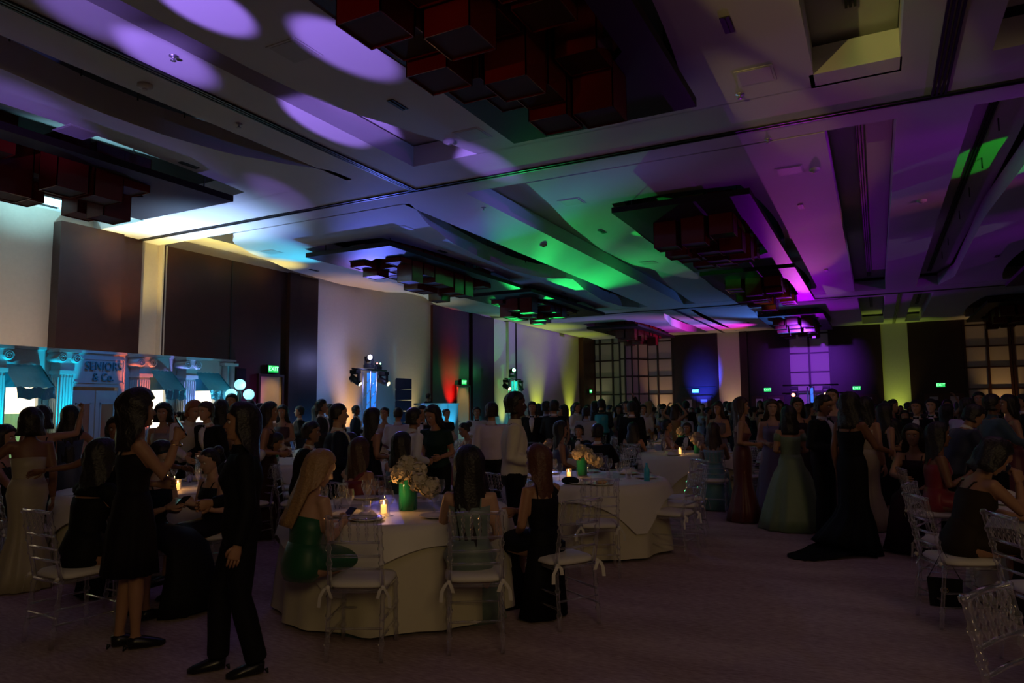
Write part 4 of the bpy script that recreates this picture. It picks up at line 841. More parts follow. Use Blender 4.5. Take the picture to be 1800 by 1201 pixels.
# ------------------------------------------------------------------ people
def lerpt(tab, z):
    if z <= tab[0][0]: return tab[0][1]
    for (a, x), (b, y) in zip(tab, tab[1:]):
        if z <= b: t = (z-a)/(b-a); t = t*t*(3-2*t)*.5+t*.5; return x+(y-x)*t
    return tab[-1][1]
FR = [(-.115, .045), (-.10, .083), (-.085, .082), (-.072, .078), (-.060, .090), (-.051, .084), (-.043, .091), (-.03, .085), (0, .082), (.02, .080), (.036, .089), (.06, .087), (.085, .068), (.105, .035), (.115, .0)]
BKT = [(-.115, .0), (-.09, .012), (-.06, .055), (-.02, .086), (.03, .098), (.07, .088), (.1, .05), (.115, 0)]
WDT = [(-.115, .022), (-.10, .036), (-.07, .053), (-.03, .066), (.01, .073), (.05, .074), (.08, .062), (.1, .04), (.115, .0)]
def head_geo(b, fine=True):
    fine = True
    n, m = (32, 28) if fine else (16, 14); vs = []; fs = []
    for i in range(m+1):
        z = -.115*cos(pi*i/m)
        w, f_, k = lerpt(WDT, z)+.001, lerpt(FR, z)+.001, lerpt(BKT, z)+.001
        for j in range(n):
            th = 2*pi*j/n; c_, s_ = cos(th), sin(th); x = w*abs(c_)**.9*(1 if c_ > 0 else -1); y = (f_ if s_ > 0 else k)*abs(s_)**(.85 if s_ > 0 else .9)*(1 if s_ > 0 else -1)
            if s_ > 0:
                nz = max(0, 1-abs((z+.006)/.030)) if z > -.034 else 0
                amp = (.028*max(0, min(1, (.026-z)/.046))) if -.036 < z < .026 else 0
                y += amp*math.exp(-(x/.013)**2)
                for sx in (-1, 1): y -= .010*math.exp(-((x-sx*.030)/.014)**2-((z-.010)/.010)**2)
            vs.append((x, y, z))
    for i in range(m):
        for j in range(n): fs.append((i*n+j, i*n+(j+1) % n, (i+1)*n+(j+1) % n, (i+1)*n+j))
    b.add(vs, fs, True, 0)
    for sx in (-1, 1):
        b.ball((sx*.072, -.012, -.004), .016, 8, 6, 0, (.45, .8, 1.5))
        if fine: b.ball((sx*.030, .070, .010), .0115, 10, 8, 1); b.ball((sx*.030, .0785, .010), .0052, 8, 6, 2)
    for sx in (-1, 1): b.tube([(sx*.014, .083, .027), (sx*.030, .083, .032), (sx*.046, .072, .027)], [.002, .0035, .002], 5, mi=2)
    if fine:
        b.tube([(-.022, .078, -.051), (0, .0905, -.051), (.022, .078, -.051)], [.002, .0045, .002], 6, mi=3)
def hand_geo(b, side, curl, Mx, fine=True):
    h = MB()
    h.tube([(0, 0, -.02), (0, 0, 0), (side*.002, 0, .03), (side*.004, 0, .075), (side*.004, 0, .085)], [.024, .027, .036, .040, .034], 10, ry=[.019, .018, .015, .014, .010], ax=(1, 0, 0))
    for k, (ox, ln) in enumerate(((.030, .070), (.011, .080), (-.009, .075), (-.027, .058))):
        ox *= side; p = Vector((ox, 0, .075)); a = 0; pts = [p.copy()]
        for s_ in (.45, .32, .23):
            a += curl*(.9 if s_ == .45 else 1); p = p+Vector((ox*.06, sin(a), cos(a)))*ln*s_; pts.append(p.copy())
        h.tube(pts, [.0092, .0088, .0078, .0055], 6)
    h.tube([(side*.026, .002, .015), (side*.046, .012, .04), (side*.050, .026, .062), (side*.046, .036+curl*.01, .078)], [.012, .0115, .0098, .007], 6)
    h.xf(Mx); b.add(h.v, h.f, True, 0)
ARMS = dict(down=((.045, -.03, -.28), (.06, .03, -.54), .35), down2=((.07, -.05, -.27), (.11, .02, -.52), .3), bent=((.05, -.04, -.28), (-.04, .19, -.30), .6), phone=((.03, .06, -.27), (-.10, .26, -.17), .9),
    up=((.14, .05, .20), (.02, .06, .45), .5), upx=((.20, .0, .12), (.02, -.02, .34), .6), out=((.19, .05, -.20), (.36, .16, -.37), .3), outf=((.05, .14, -.24), (.02, .40, -.30), .3), raise_=((.02, .16, -.22), (-.06, .25, .03), 1.1),
    desk=((.05, .20, -.20), (-.10, .40, -.21), .5), lap=((.05, .03, -.28), (-.10, .24, -.37), .4), hip=((.20, -.10, -.22), (.04, .02, -.40), .5), side=((.25, .0, -.12), (.50, .06, -.16), .4), head=((.16, .12, .16), (-.05, .02, .22), .8), fist=((.20, .06, .03), (.24, .10, .30), 1.3),
    armchin=((.02, .22, -.16), (-.08, .22, .06), 1.0))
def skeleton(g, legs, lean, aL, aR):
    m = g == 'm'; sh = .185 if m else .158; pz = .93 if legs[:3] != 'sit' else .575
    P = Vector((0, 0, pz)); la = radians(lean); U = Vector((0, sin(la), cos(la))); Fw = Vector((0, cos(la), -sin(la)))
    J = dict(P=P, U=U, F=Fw, m=m, sh=sh)
    def sp(s_, y=0): return P+U*s_+Fw*y
    J['sp'] = sp
    for sd, a in ((-1, aL), (1, aR)):
        S_ = sp(.455)+Vector((sd*sh, 0, 0)); e, w, c_ = ARMS[a]
        ab = Fw if lean < 45 else Vector((0, .35, -.94)).normalized(); ub = U if lean < 45 else Vector((0, .94, .35)).normalized()
        if lean < 45: ub = (U+Vector((0, 0, 1))).normalized(); ab = Vector((0, ub.z, -ub.y))
        E_ = S_+Vector((sd*e[0], 0, 0))+ab*e[1]+ub*e[2]; W_ = S_+Vector((sd*w[0], 0, 0))+ab*w[1]+ub*w[2]
        J[('S', sd)] = S_; J[('E', sd)] = E_; J[('W', sd)] = W_; J[('c', sd)] = c_
    for sd in (-1, 1):
        if legs == 'stand': H_, K_, A_ = (sd*.085, 0, .90), (sd*.10, .02, .49), (sd*.105, -.01, .085)
        elif legs == 'close': H_, K_, A_ = (sd*.08, 0, .90), (sd*.065, .03*(sd > 0), .49), (sd*.06, .04*sd, .085)
        elif legs == 'walk': H_, K_, A_ = (sd*.085, 0, .90), (sd*.09, .12 if sd > 0 else -.0, .50), (sd*.09, .12 if sd > 0 else -.11, .085)
        elif legs == 'sitx': H_, K_, A_ = (sd*.09, .0, .56), ((.07 if sd > 0 else -.07), .43, .60 if sd > 0 else .54), ((-.10, .58, .24) if sd > 0 else (-.05, .45, .09))
        else: H_, K_, A_ = (sd*.09, .0, .56), (sd*.12, .42, .555), (sd*.12, .44, .085)
        J[('H', sd)] = Vector(H_); J[('K', sd)] = Vector(K_); J[('A', sd)] = Vector(A_)
    return J
TOR = [(-.11, .10, .085), (-.06, .15, .105), (.0, .163, .115), (.08, .142, .10), (.15, .122, .088), (.23, .132, .096), (.32, .146, .113), (.40, .152, .10), (.455, .142, .078), (.49, .085, .062), (.515, .056, .055), (.56, .049, .052), (.62, .047, .05)]
def tor(J, infl, s0, s1, b, n=18, bust=True, rip=None):
    pts = []; rx = []; ry = []
    for s_, x, y in TOR:
        if s0-.001 <= s_ <= s1+.001:
            if J['m']: x *= 1.10 if s_ > .2 else 1.0; x += .016 if .1 < s_ < .3 else 0; y += .008 if .05 < s_ < .3 else 0
            off = .0
            if not J['m'] and bust and .28 < s_ < .38: y += .012; off = .014
            pts.append(J['sp'](s_, off + (.012 if s_ > .5 else 0))); rx.append(x+infl); ry.append(y+infl)
    b.tube(pts, rx, n, ax=(1, 0, 0), ry=ry, ripple=rip)
def limbs_arm(J, infl, b, sleeve=1.0, cuff=0):
    k = 1.15 if J['m'] else 1.0
    for sd in (-1, 1):
        S_, E_, W_ = J[('S', sd)], J[('E', sd)], J[('W', sd)]; i0 = S_+Vector((-sd*.07, 0, 0))-J['U']*.01
        if sleeve >= 1: pts = [i0, S_, S_.lerp(E_, .35), E_, E_.lerp(W_, .35), W_.lerp(E_, .02)]; rs = [.050, .052, .047, .040, .038, .027]
        else: pts = [i0, S_, S_.lerp(E_, sleeve)]; rs = [.052, .054, .050]
        rs = [r*k+infl for r in rs]
        if cuff and sleeve >= 1: rs[-1] += cuff
        b.tube(pts, rs, 10)
def limbs_leg(J, infl, b, flare=0):
    for sd in (-1, 1):
        H_, K_, A_ = J[('H', sd)], J[('K', sd)], J[('A', sd)]
        b.tube([H_+Vector((0, 0, .06)), H_, H_.lerp(K_, .5), K_, K_.lerp(A_, .3), K_.lerp(A_, .7), A_], [.08+infl, .085+infl, .073+infl, .053+infl, .052+infl+flare*.3, .038+infl+flare*.7, .032+infl+flare], 12)
def foot(b, A_, sd, shoe, heel=.0):
    z0 = max(.0, A_.z-.085)
    infl = .011 if shoe else 0; spike = heel; heel = 0
    b.tube([(A_.x, A_.y-.045, z0+.045+heel), (A_.x, A_.y, z0+.05+heel), (A_.x+sd*.008, A_.y+.08, z0+.036+heel*.4), (A_.x+sd*.012, A_.y+.15, z0+.022), (A_.x+sd*.012, A_.y+.185, z0+.018)], [.028+infl, .036+infl, .040+infl, .042+infl, .02], 10, ry=[.03+infl*.5, .04+infl*.5, .032+infl*.4, .018+infl*.6, .014], ax=(1, 0, 0))
    if shoe and spike: b.tube([(A_.x, A_.y-.06, z0+.03), (A_.x, A_.y-.07, z0)], [.014, .006], 6)
    elif shoe: b.box((A_.x, A_.y+.06, z0+.008), (.075, .22, .016))
TMP = []
def remesh(b, name, mats, vox, sm=3):
    me = b.mesh(name+'_src', mats); o = bpy.data.objects.new('tmp', me); COL.objects.link(o)
    r = o.modifiers.new('r', 'REMESH'); r.mode = 'VOXEL'; r.voxel_size = vox; r.use_smooth_shade = True
    s_ = o.modifiers.new('s', 'SMOOTH'); s_.iterations = sm; s_.factor = .5
    dg = bpy.context.evaluated_depsgraph_get(); out = bpy.data.meshes.new_from_object(o.evaluated_get(dg)); bpy.data.objects.remove(o); bpy.data.meshes.remove(me)
    out.name = name
    if not len(out.materials):
        for m in (mats if isinstance(mats, (list, tuple)) else [mats]): out.materials.append(m)
    return out
def headM(J, yaw, pit):
    return Matrix.Translation(J['sp'](.60, .0)) @ Matrix.Rotation(-radians(J['lean']*.45), 4, 'X') @ Matrix.Rotation(radians(-yaw), 4, 'Z') @ Matrix.Rotation(radians(pit), 4, 'X') @ Matrix.Translation((0, .022, .085))
CACHE = {}
def body_mesh(J, yaw, pit, fine, key):
    b = MB(); tor(J, 0, -.11, .62, b); limbs_arm(J, 0, b); limbs_leg(J, 0, b)
    for sd in (-1, 1): foot(b, J[('A', sd)], sd, False, .0)
    me = remesh(b, 'body', [SK[0]], .016 if fine else .026, 3 if fine else 2)
    c = MB(); c.v = [tuple(v.co) for v in me.vertices]; c.f = [tuple(p.vertices) for p in me.polygons]; c.m = [0]*len(c.f); c.sm = [True]*len(c.f)
    hd = MB(); head_geo(hd, fine); hd.xf(headM(J, yaw, pit)); o = len(c.v); c.v += hd.v; c.f += [tuple(i+o for i in f) for f in hd.f]; c.m += hd.m; c.sm += hd.sm
    for sd in (-1, 1):
        W_, E_ = J[('W', sd)], J[('E', sd)]; z = (W_-E_).normalized(); x = Vector((0, 1, 0)) if abs(z.y) < .8 else Vector((0, 0, 1)); y = Vector((-sd, 0, 0)); y = (y-z*y.dot(z)).normalized(); x = y.cross(z)
        Mx = Matrix((x, y, z)).transposed().to_4x4(); Mx.translation = W_
        hand_geo(c, 1, J[('c', sd)], Mx)
    bpy.data.meshes.remove(me)
    return c.mesh('body', [SK[0], MT['eye'], MT['iris'], MT['lip']])
HS = {
 'short': (.0, -.075, .024, False), 'fade': (.0, -.05, .012, False), 'bob': (.0, -.15, .032, True), 'curly': (.0, -.12, .05, True), 'shoulder': (.0, -.27, .036, True), 'wavy': (.0, -.27, .055, True), 'long': (.0, -.46, .034, True), 'xlong': (.0, -.62, .042, True), 'bun': (.0, -.06, .012, False), 'pony': (0, -.06, .012, False)}
def hair_mesh(style, mt, back=0):
    _, zb, th, sides = HS[style]; b = MB(); n = 40; lv = []
    H_ = .085+th*1.1; zs = [.03+H_*sin(a_) for a_ in (1.57, 1.42, 1.2, .98, .78, .6, .42, .25, .12)]+[.03, .01, -.02, -.05]; z = -.05
    zs = [q for q in zs if q >= max(zb, -.051)]
    while z > zb+.02: z -= .045; zs.append(max(z, zb))
    rows = []
    zt_ = .115+th*1.1
    for z in zs:
        if z > -.055:
            q = sqrt(max(0, 1-((z-.03)/(zt_-.03))**2)) if z > .03 else 1-.10*(.03-z)/.08*(0 if sides else 1)
            w = (.074+th)*q+.0005; bk = (.099+th)*q+.0005; ft = (.082+th*.5)*q+.0005
            cl = 9 if z > .085 else (.078 if z > .07 else (.058 if z > .045 else (.02 if not sides else .036)))
            if z < 0 and not sides: cl = -.02
            rows.append((z, w, ft, bk, cl, 0))
        else:
            t = min(1, (-.055-z)/.5); w = .080+th+.04*sin(min(1, t*2.2)*pi*.5)-.03*t; bk = .085+th+.015*t; cl = .03-.06*min(1, t*4)
            if z < -.2: w *= (1-.25*(t-.3))
            rows.append((z, w, .03, bk+back*t, cl if z > -.16 else -.045-.03*t, t))
    vs = []; fs = []; rnd = random.Random(len(style)*7)
    ph = [rnd.uniform(0, 6) for _ in range(3)]
    for z, w, ft, bk, cl, t in rows:
        for j in range(n):
            a = 2*pi*j/n; c_, s_ = cos(a), sin(a); rp = 1+(.03+.03*t)*sin(a*11+ph[0]+z*14)+.02*sin(a*19+ph[1]-z*20)
            if style == 'curly': rp += .10*sin(a*7+z*60)*cos(z*90+a*3)
            if style in ('shoulder', 'bob', 'wavy'): rp += .04*sin(z*45+a*5)
            x = w*rp*c_; y = (ft if s_ > 0 else bk)*rp*s_
            y = min(y, cl); vs.append((x, y, z))
    for i in range(len(rows)-1):
        for j in range(n): fs.append((i*n+j, (i+1)*n+j, (i+1)*n+(j+1) % n, i*n+(j+1) % n))
    fs.append(tuple(range(n))); fs.append(tuple((len(rows)-1)*n+j for j in reversed(range(n))))
    b.add(vs, fs, True)
    if style == 'bun': b.ball((0, -.12, .06), .055, 14, 9)
    if style == 'pony': b.tube([(0, -.10, .05), (0, -.16, .03), (0, -.16, -.1), (0, -.13, -.25), (0, -.12, -.36)], [.03, .045, .042, .032, .01], 12)
    return b.mesh('hair', mt)
def get(key, fn):
    if key not in CACHE: CACHE[key] = fn()
    return CACHE[key]
def skirt(J, legs, top, kind, b, seed=0):
    sp = J['sp']; ph = seed*1.3
    rip = lambda t, th: (.085*max(0, t-.22))*(sin(11*th+ph)+.6*sin(17*th+ph*2)+.3*sin(27*th))
    hem = {'gown': .015, 'ball': .015, 'mermaid': .015, 'train': .012, 'knee': .50, 'midi': .28, 'column': .02}[kind]
    fl = {'gown': .30, 'ball': .46, 'mermaid': .26, 'train': .38, 'knee': .185, 'midi': .2, 'column': .20}[kind]
    if legs[:3] != 'sit':
        zs = [sp(.13).z, sp(.06).z, sp(-.02).z, .80, .66, .5, .34, .18, hem]; zs = [z for z in zs if z > hem]+[hem]
        pts = []; rx = []; ry = []
        for z in zs:
            t = max(0, (.9-z)/(.9-hem)); base = .137 if z > 1.03 else (.165 if z > .96 else .178)
            if kind == 'ball': r_ = base+(fl-.17)*t**.7
            elif kind == 'mermaid': r_ = base-.035*sin(min(1, t/.65)*pi)+(fl-.17)*max(0, t-.55)/.45
            elif kind == 'train': r_ = base-.015*sin(min(1, t/.6)*pi)+(fl-.17)*max(0, t-.45)**1.3/.5
            elif kind == 'column': r_ = base+.01*t
            else: r_ = base+(fl-.17)*t
            y = 0 if z > 1 else (-.14*max(0, t-.6)/.4 if kind == 'train' else 0)
            if z > 1: c_ = sp(z-.93)
            else: c_ = Vector((0, y, z))
            pts.append(c_); rx.append(r_); ry.append(r_*(.74 if t < .1 else .82+.1*t))
        b.tube(pts, rx, 48, ax=(1, 0, 0), ry=ry, ripple=rip)
        if kind == 'train':
            vs = []; fs = []; n = 16
            for i in range(7):
                t = i/6
                for j in range(n+1):
                    a = -1.2+2.4*j/n; vs.append(((.30-.12*t)*sin(a)*1.1+.0, -.22-.75*t*cos(a*.5), .05*(1-t)+.012+.012*sin(j*2+i)))
            for i in range(6):
                for j in range(n): o = i*(n+1)+j; fs.append((o, o+1, o+n+2, o+n+1))
            b.add(vs, fs, True)
    else:
        K_ = (J[('K', 1)]+J[('K', -1)])*.5; zk = K_.z; tor(J, .017, -.11, .15, b)
        if kind == 'knee': b.tube([sp(.13), sp(.03)+Vector((0, .02, 0)), (0, .16, .585), (0, .32, zk+.02), (0, .41, zk+.01)], [.135, .185, .20, .20, .19], 28, ax=(1, 0, 0), ry=[.10, .12, .10, .088, .08])
        else:
            b.tube([sp(.13), sp(.03)+Vector((0, .02, 0)), (0, .16, .58), (0, .34, zk+.02), (0, .47, zk-.05), (0, .50, .36), (0, .50, .18), (0, .52, .02)], [.135, .19, .205, .205, .20, .22, .25, .29], 40, ax=(1, 0, 0), ry=[.10, .125, .105, .095, .10, .11, .14, .18], ripple=lambda t, th: .05*max(0, t-.5)*(sin(9*th)+.6*sin(14*th)))
            b.tube([(0, -.03, .60), (0, .0, .3), (0, .02, .03)], [.19, .20, .24], 30, ax=(1, 0, 0), ry=[.10, .12, .15], ripple=lambda t, th: .06*t*sin(8*th)) if kind in ('ball', 'train') else None
def free_dist(px, yt, d0, legs):
    best = None
    for k in range(0, 22):
        for s_ in ((0,) if k == 0 else (1, -1)):
            d = d0+s_*k*.12; q = atd(px, yt, d); pen = k*.02
            for x, y in TABLES:
                r = sqrt((q.x-x)**2+(q.y-y)**2); lim = 1.28 if legs[:3] != 'sit' else 1.12
                if r < lim: pen += (lim-r)*3
            for x, y in PEOPLE:
                r = sqrt((q.x-x)**2+(q.y-y)**2)
                if r < .62: pen += (.62-r)*3
            if legs[:3] != 'sit':
                for c in CHAIRS:
                    r = sqrt((q.x-c.location.x)**2+(q.y-c.location.y)**2)
                    if r < .42: pen += (.42-r)*1.2
            if best is None or pen < best[0]: best = (pen, d)
    return best[1]
def seat_chair(pos, fa, sc):
    c = sorted((c for c in CHAIRS if c.name not in TAKEN), key=lambda c: (c.location.x-pos[0])**2+(c.location.y-pos[1])**2)[0]
    TAKEN.add(c.name); c.location = (pos[0]-.02*cos(fa), pos[1]-.02*sin(fa), 0); c.rotation_euler = (0, 0, fa-pi/2)
def person(px, yt, dist, face, g, outfit, c1, label, hair='short', hc='black', skin=1, legs='stand', lean=0, aL='down', aR='down', hy=0, hp=0, c2=(.008, .008, .010), fine=False, group=None, z0=0, near=None, shirt=(.72, .72, .75), kind='gown', pos=None, ht=None, straps=1, vest=None, floorpos=None):
    J = get(('J', g, legs, lean, aL, aR), lambda: skeleton(g, legs, lean, aL, aR)); J['lean'] = lean
    HT = headM(J, hy, hp) @ Vector((0, -.01, .125))
    if pos is None:
        if z0 == 0 and (not fine or legs[:3] != 'sit'): dist = free_dist(px, yt, dist, legs)
        p = atd(px, yt, dist); pos = (p.x, p.y); zt = p.z-z0
        sc = zt/HT.z if ht is None else ht/HT.z
    else:
        sc = (ht or 1.62)/HT.z
    away = atan2(pos[1], pos[0]); fa = away-radians(face)
    if not (.8 < sc < 1.16): print('SCALE', label, round(sc, 2))
    if floorpos: pass
    pvt = Vector((0, 0, 0))
    # keep the head over the asked pixel even when the body leans
    if pos is not None and near is None:
        hx = Vector((HT.x, HT.y, 0))*sc; ca, sa = cos(fa-pi/2), sin(fa-pi/2); off = (hx.x*ca-hx.y*sa, hx.x*sa+hx.y*ca)
        if floorpos is None and px: pos = (pos[0]-off[0], pos[1]-off[1])
    PEOPLE.append(pos)
    if legs[:3] == 'sit' and not near: seat_chair(pos, fa, sc)
    r = empty('person', (pos[0], pos[1], z0), fa-pi/2, sc); tag(r, label, 'person', group)
    pk = (g, legs, lean, aL, aR)
    q = fine
    bm_ = get(('body', pk, hy, hp, q), lambda: body_mesh(J, hy, hp, q, pk))
    link('body', bm_, r, mt=SK[skin])
    hm = get(('hair', hair, hc), lambda: hair_mesh(hair, HM[hc]))
    ho = link('hair', hm, r); ho.matrix_local = headM(J, hy, hp*.75)
    vx = .016 if fine else .028
    vest_ = vest
    def mk(name, fn, m, vox=None, sm=2):
        def f():
            b = MB(); fn(b); return remesh(b, name, m, vox, sm) if vox else b.mesh(name, m)
        return link(name, get((name, pk, fine, kind if name in ('dress', 'gown') else '', straps if name == 'dress' else '', repr(c1) if False else ''), f), r, mt=m)
    blk = fab(c2)
    if outfit in ('suit', 'shirt', 'vest', 'casual'):
        def trous(b): tor(J, .016, -.11, .08, b); limbs_leg(J, .018, b, .022)
        mk('trousers', trous, blk, vx)
        if outfit == 'suit':
            def jk(b):
                tor(J, .028, -.06, .49, b); limbs_arm(J, .014, b, 1, .012)
            mk('jacket', jk, fab(c1), vx)
            def sf_(b):
                F_, U_ = J['F'], J['U']; pts = [J['sp'](.50, .072), J['sp'](.44, .125), J['sp'](.34, .149), J['sp'](.2, .135)]
                b.tube(pts, [.035, .055, .045, .012], 10, ax=(1, 0, 0), ry=[.02, .016, .014, .01])
                b.tube([J['sp'](.505, .008), J['sp'](.545, .012)], [.066, .056], 16, ax=(1, 0, 0), ry=[.066, .058], cap=False)
            mk('shirt_front', sf_, fab(shirt))
        else:
            def sh(b): tor(J, .022 if outfit != 'casual' else .02, -.02, .49, b); limbs_arm(J, .012, b, 1 if outfit != 'casual' else .55, .004)
            mk('shirt', sh, fab(c1), vx)
            def co_(b): b.tube([J['sp'](.485, .006), J['sp'](.515, .01), J['sp'](.55, .012)], [.085, .068, .058], 16, ax=(1, 0, 0), ry=[.075, .068, .06], cap=False)
            if outfit != 'casual': mk('collar', co_, fab(c1))
            if vest_:
                def ve(b): tor(J, .034, -.02, .455, b, bust=False)
                mk('waistcoat', ve, fab(vest_, .35), vx)
        if outfit in ('suit', 'shirt') and g == 'm' and (fine or outfit == 'suit'):
            def bt(b):
                c_ = J['sp'](.515, .098)
                for sx in (-1, 1): b.add([c_+Vector((0, 0, .008)), c_+Vector((0, 0, -.008)), c_+Vector((sx*.045, 0, -.022)), c_+Vector((sx*.045, 0, .022)), c_+Vector((sx*.02, .012, 0))], [(0, 1, 4), (1, 2, 4), (2, 3, 4), (3, 0, 4)])
            mk('bow_tie', bt, MT['black'])
    else:
        def up(b):
            s1 = .40 if straps >= 0 else .37
            tor(J, .010, .06, s1, b, n=28)
        if outfit == 'dress':
            def dr(b):
                up(b); skirt(J, legs, .4, kind, b)
                if straps == 1:
                    for sd in (-1, 1): b.tube([J['sp'](.39, .105)+Vector((sd*.075, 0, 0)), J['sp'](.46, .065)+Vector((sd*.085, 0, 0)), J['sp'](.475, .0)+Vector((sd*.085, 0, 0)), J['sp'](.44, -.08)+Vector((sd*.08, 0, 0)), J['sp'](.38, -.105)+Vector((sd*.075, 0, 0))], .006, 6)
                elif straps == 2:      # one shoulder
                    b.tube([J['sp'](.36, .10)+Vector((-.04, 0, 0)), J['sp'](.47, .05)+Vector((.10, 0, 0)), J['sp'](.485, .0)+Vector((.11, 0, 0)), J['sp'](.44, -.075)+Vector((.10, 0, 0)), J['sp'](.30, -.10)+Vector((-.06, 0, 0))], [.03, .028, .026, .028, .035], 8, ry=[.014]*5, ax=(1, 0, 0))
                elif straps == 3:      # off the shoulder sleeves
                    for sd in (-1, 1): S_, E_ = J[('S', sd)], J[('E', sd)]; b.tube([J['sp'](.38, .02)+Vector((sd*.12, 0, 0)), S_.lerp(E_, .22), S_.lerp(E_, .5)], [.05, .062, .052], 12)
                elif straps == 4:      # short sleeves and full back
                    tor(J, .012, .40, .49, b); limbs_arm(J, .012, b, .5)
            mk('dress', dr, fab(c1, .5 if max(c1) > .05 else .7))
    if dist < 14:
        for sd in (-1, 1):
            def one(sd=sd):
                b = MB(); foot(b, J[('A', sd)], sd, True, .0 if g == 'm' else .03); return b.mesh('shoe', MT['shoe'])
            link('shoe', get(('shoe', pk, sd), one), r)
    r['J'] = 0; del r['J']
    return r, J, sc
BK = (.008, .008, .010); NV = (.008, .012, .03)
def handpt(r, J, sd, off=.08):
    W_, E_ = J[('W', sd)], J[('E', sd)]; p = W_+(W_-E_).normalized()*off
    Mx = Matrix.Translation(r.location) @ r.rotation_euler.to_matrix().to_4x4() @ Matrix.Scale(r.scale[0], 4); return Mx @ p
def phone(r, J, sd, lab, lit=False, rz=0):
    p = handpt(r, J, sd, .11); o = tag(empty('smartphone', p, r.rotation_euler[2]+rz), lab, 'phone'); o.rotation_euler = (radians(-50), 0, r.rotation_euler[2]+rz)
    MB().bb((-.036, -.004, -.07), (.036, .004, .07)).build('phone_body', MT['phone'], o); MB().bb((-.033, -.0052, -.066), (.033, -.004, .066)).build('screen', MT['screen' if lit else 'phone'], o); return o
P = person
# ---- foreground
a = P(242, 692, 5.55, 80, 'f', 'dress', (.010, .008, .010), 'standing woman in black knee-length dress with spaghetti straps, dark wavy hair, arm raised', 'wavy', 'black', 1, 'close', 0, 'bent', 'raise_', hy=0, hp=2, fine=True, kind='knee')
w_ = handpt(a[0], a[1], 1, -.03); o = tag(MB().tube([(.032*cos(k*.524), .032*sin(k*.524), 0) for k in range(13)], .006, 6).tube([(.03, 0, -.012), (.042, 0, .0)], .012, 10).build('wristwatch', MT['gold']), 'gold wristwatch on the raised wrist of the woman in black', 'watch'); o.location = w_; o.rotation_euler = (.5, .3, 1)
o = tag(empty('held_phone', handpt(a[0], a[1], 1, .10), a[0].rotation_euler[2]), 'dark phone with pale back held up by the woman in black', 'phone'); o.rotation_euler = (.6, .5, a[0].rotation_euler[2]); MB().bb((-.036, -.004, -.07), (.036, .004, .07)).build('phone_body', MT['phone'], o); MB().bb((-.034, .004, .0), (.034, .0055, .068)).build('pale_back', MT['plate'], o)
P(427, 712, 4.75, 268, 'f', 'shirt', BK, 'person all in black with long dark hair at the left front, facing left', 'long', 'black', 1, 'walk', 0, 'down', 'bent', hy=0, fine=True, c2=BK)
b_ = P(534, 800, 5.08, 55, 'f', 'dress', (.008, .09, .035), 'seated woman with long dark blonde hair in a green satin dress looking at her phone', 'long', 'blonde', 0, 'sit', 8, 'desk', 'phone', hy=20, hp=-24, fine=True, kind='gown', straps=-1, near=1)
phone(b_[0], b_[1], 1, 'dark phone held by the blonde woman in green')
P(826, 790, 5.0, 0, 'f', 'dress', (.17, .23, .20), 'seated woman seen from behind with long black hair and sage satin dress', 'xlong', 'black', 0, 'sit', 3, 'desk', 'lap', hy=-28, fine=True, kind='gown', straps=1, near=1)
P(955, 785, 5.5, -44, 'f', 'dress', (.006, .006, .008), 'seated woman with dark brown hair in a one-shoulder black dress, bare back', 'long', 'auburn', 1, 'sit', 4, 'lap', 'desk', hy=-20, fine=True, kind='train', straps=2, near=1)
# ---- standing group behind the main table
P(905, 690, 6.7, 88, 'm', 'shirt', (.72, .66, .50), 'man in loose ivory shirt and black trousers standing in profile at the centre', 'short', 'black', 3, 'stand', 0, 'bent', 'bent', fine=True, shirt=(.7, .66, .5))
P(594, 709, 7.3, 80, 'm', 'suit', NV, 'man in dark navy suit with bow tie standing in profile left of the tables', 'fade', 'black', 0, 'stand', 0, 'down', 'bent', fine=True, shirt=(.7, .66, .6))
P(864, 708, 9.6, 8, 'm', 'shirt', (.62, .58, .64), 'man in pale shirt seen from behind, left of the man in ivory', 'short', 'black', 1, 'stand', 0, 'bent', 'bent', fine=True)
P(757, 716, 8.7, 200, 'f', 'casual', (.012, .035, .025), 'woman in dark green v-neck top bending slightly over her hands', 'shoulder', 'black', 1, 'stand', 12, 'bent', 'bent', hy=20, hp=-18, fine=True, c2=BK)
P(700, 716, 10.8, 15, 'm', 'shirt', (.55, .56, .70), 'man in lavender-white shirt seen from behind near the loudspeaker stack', 'fade', 'black', 1, aL='bent', aR='bent')
P(728, 718, 10.0, 60, 'm', 'shirt', (.66, .68, .72), 'young man in white shirt leaning toward the woman in dark green', 'short', 'black', 1, lean=8, aL='bent', aR='bent')
P(676, 716, 11.0, 200, 'f', 'dress', (.22, .10, .10), 'woman in dusky pink talking beside the blue truss', 'bun', 'black', 1, aL='bent', aR='bent')
P(655, 720, 10.0, 60, 'f', 'dress', (.008, .008, .01), 'woman with very long black hair before the blue truss', 'xlong', 'black', 1, aL='bent', aR='bent')
P(838, 716, 15.0, 178, 'm', 'shirt', (.62, .62, .68), 'waiter in white shirt and bow tie facing the camera by the pale door', 'short', 'black', 1, aL='bent', aR='bent', fine=True)
P(785, 719, 15.5, 150, 'f', 'casual', BK, 'person in black standing in front of the DJ booth', 'bun', 'black', 1, aL='bent', aR='bent')
P(753, 692, 25.2, 60, 'm', 'casual', BK, 'DJ in black standing behind the booth on the platform', 'short', 'black', 1, aL='desk', aR='desk', z0=.55)
P(743, 714, 13.0, 200, 'm', 'suit', BK, 'head of a man behind the DJ booth guests', 'short', 'black', 1)
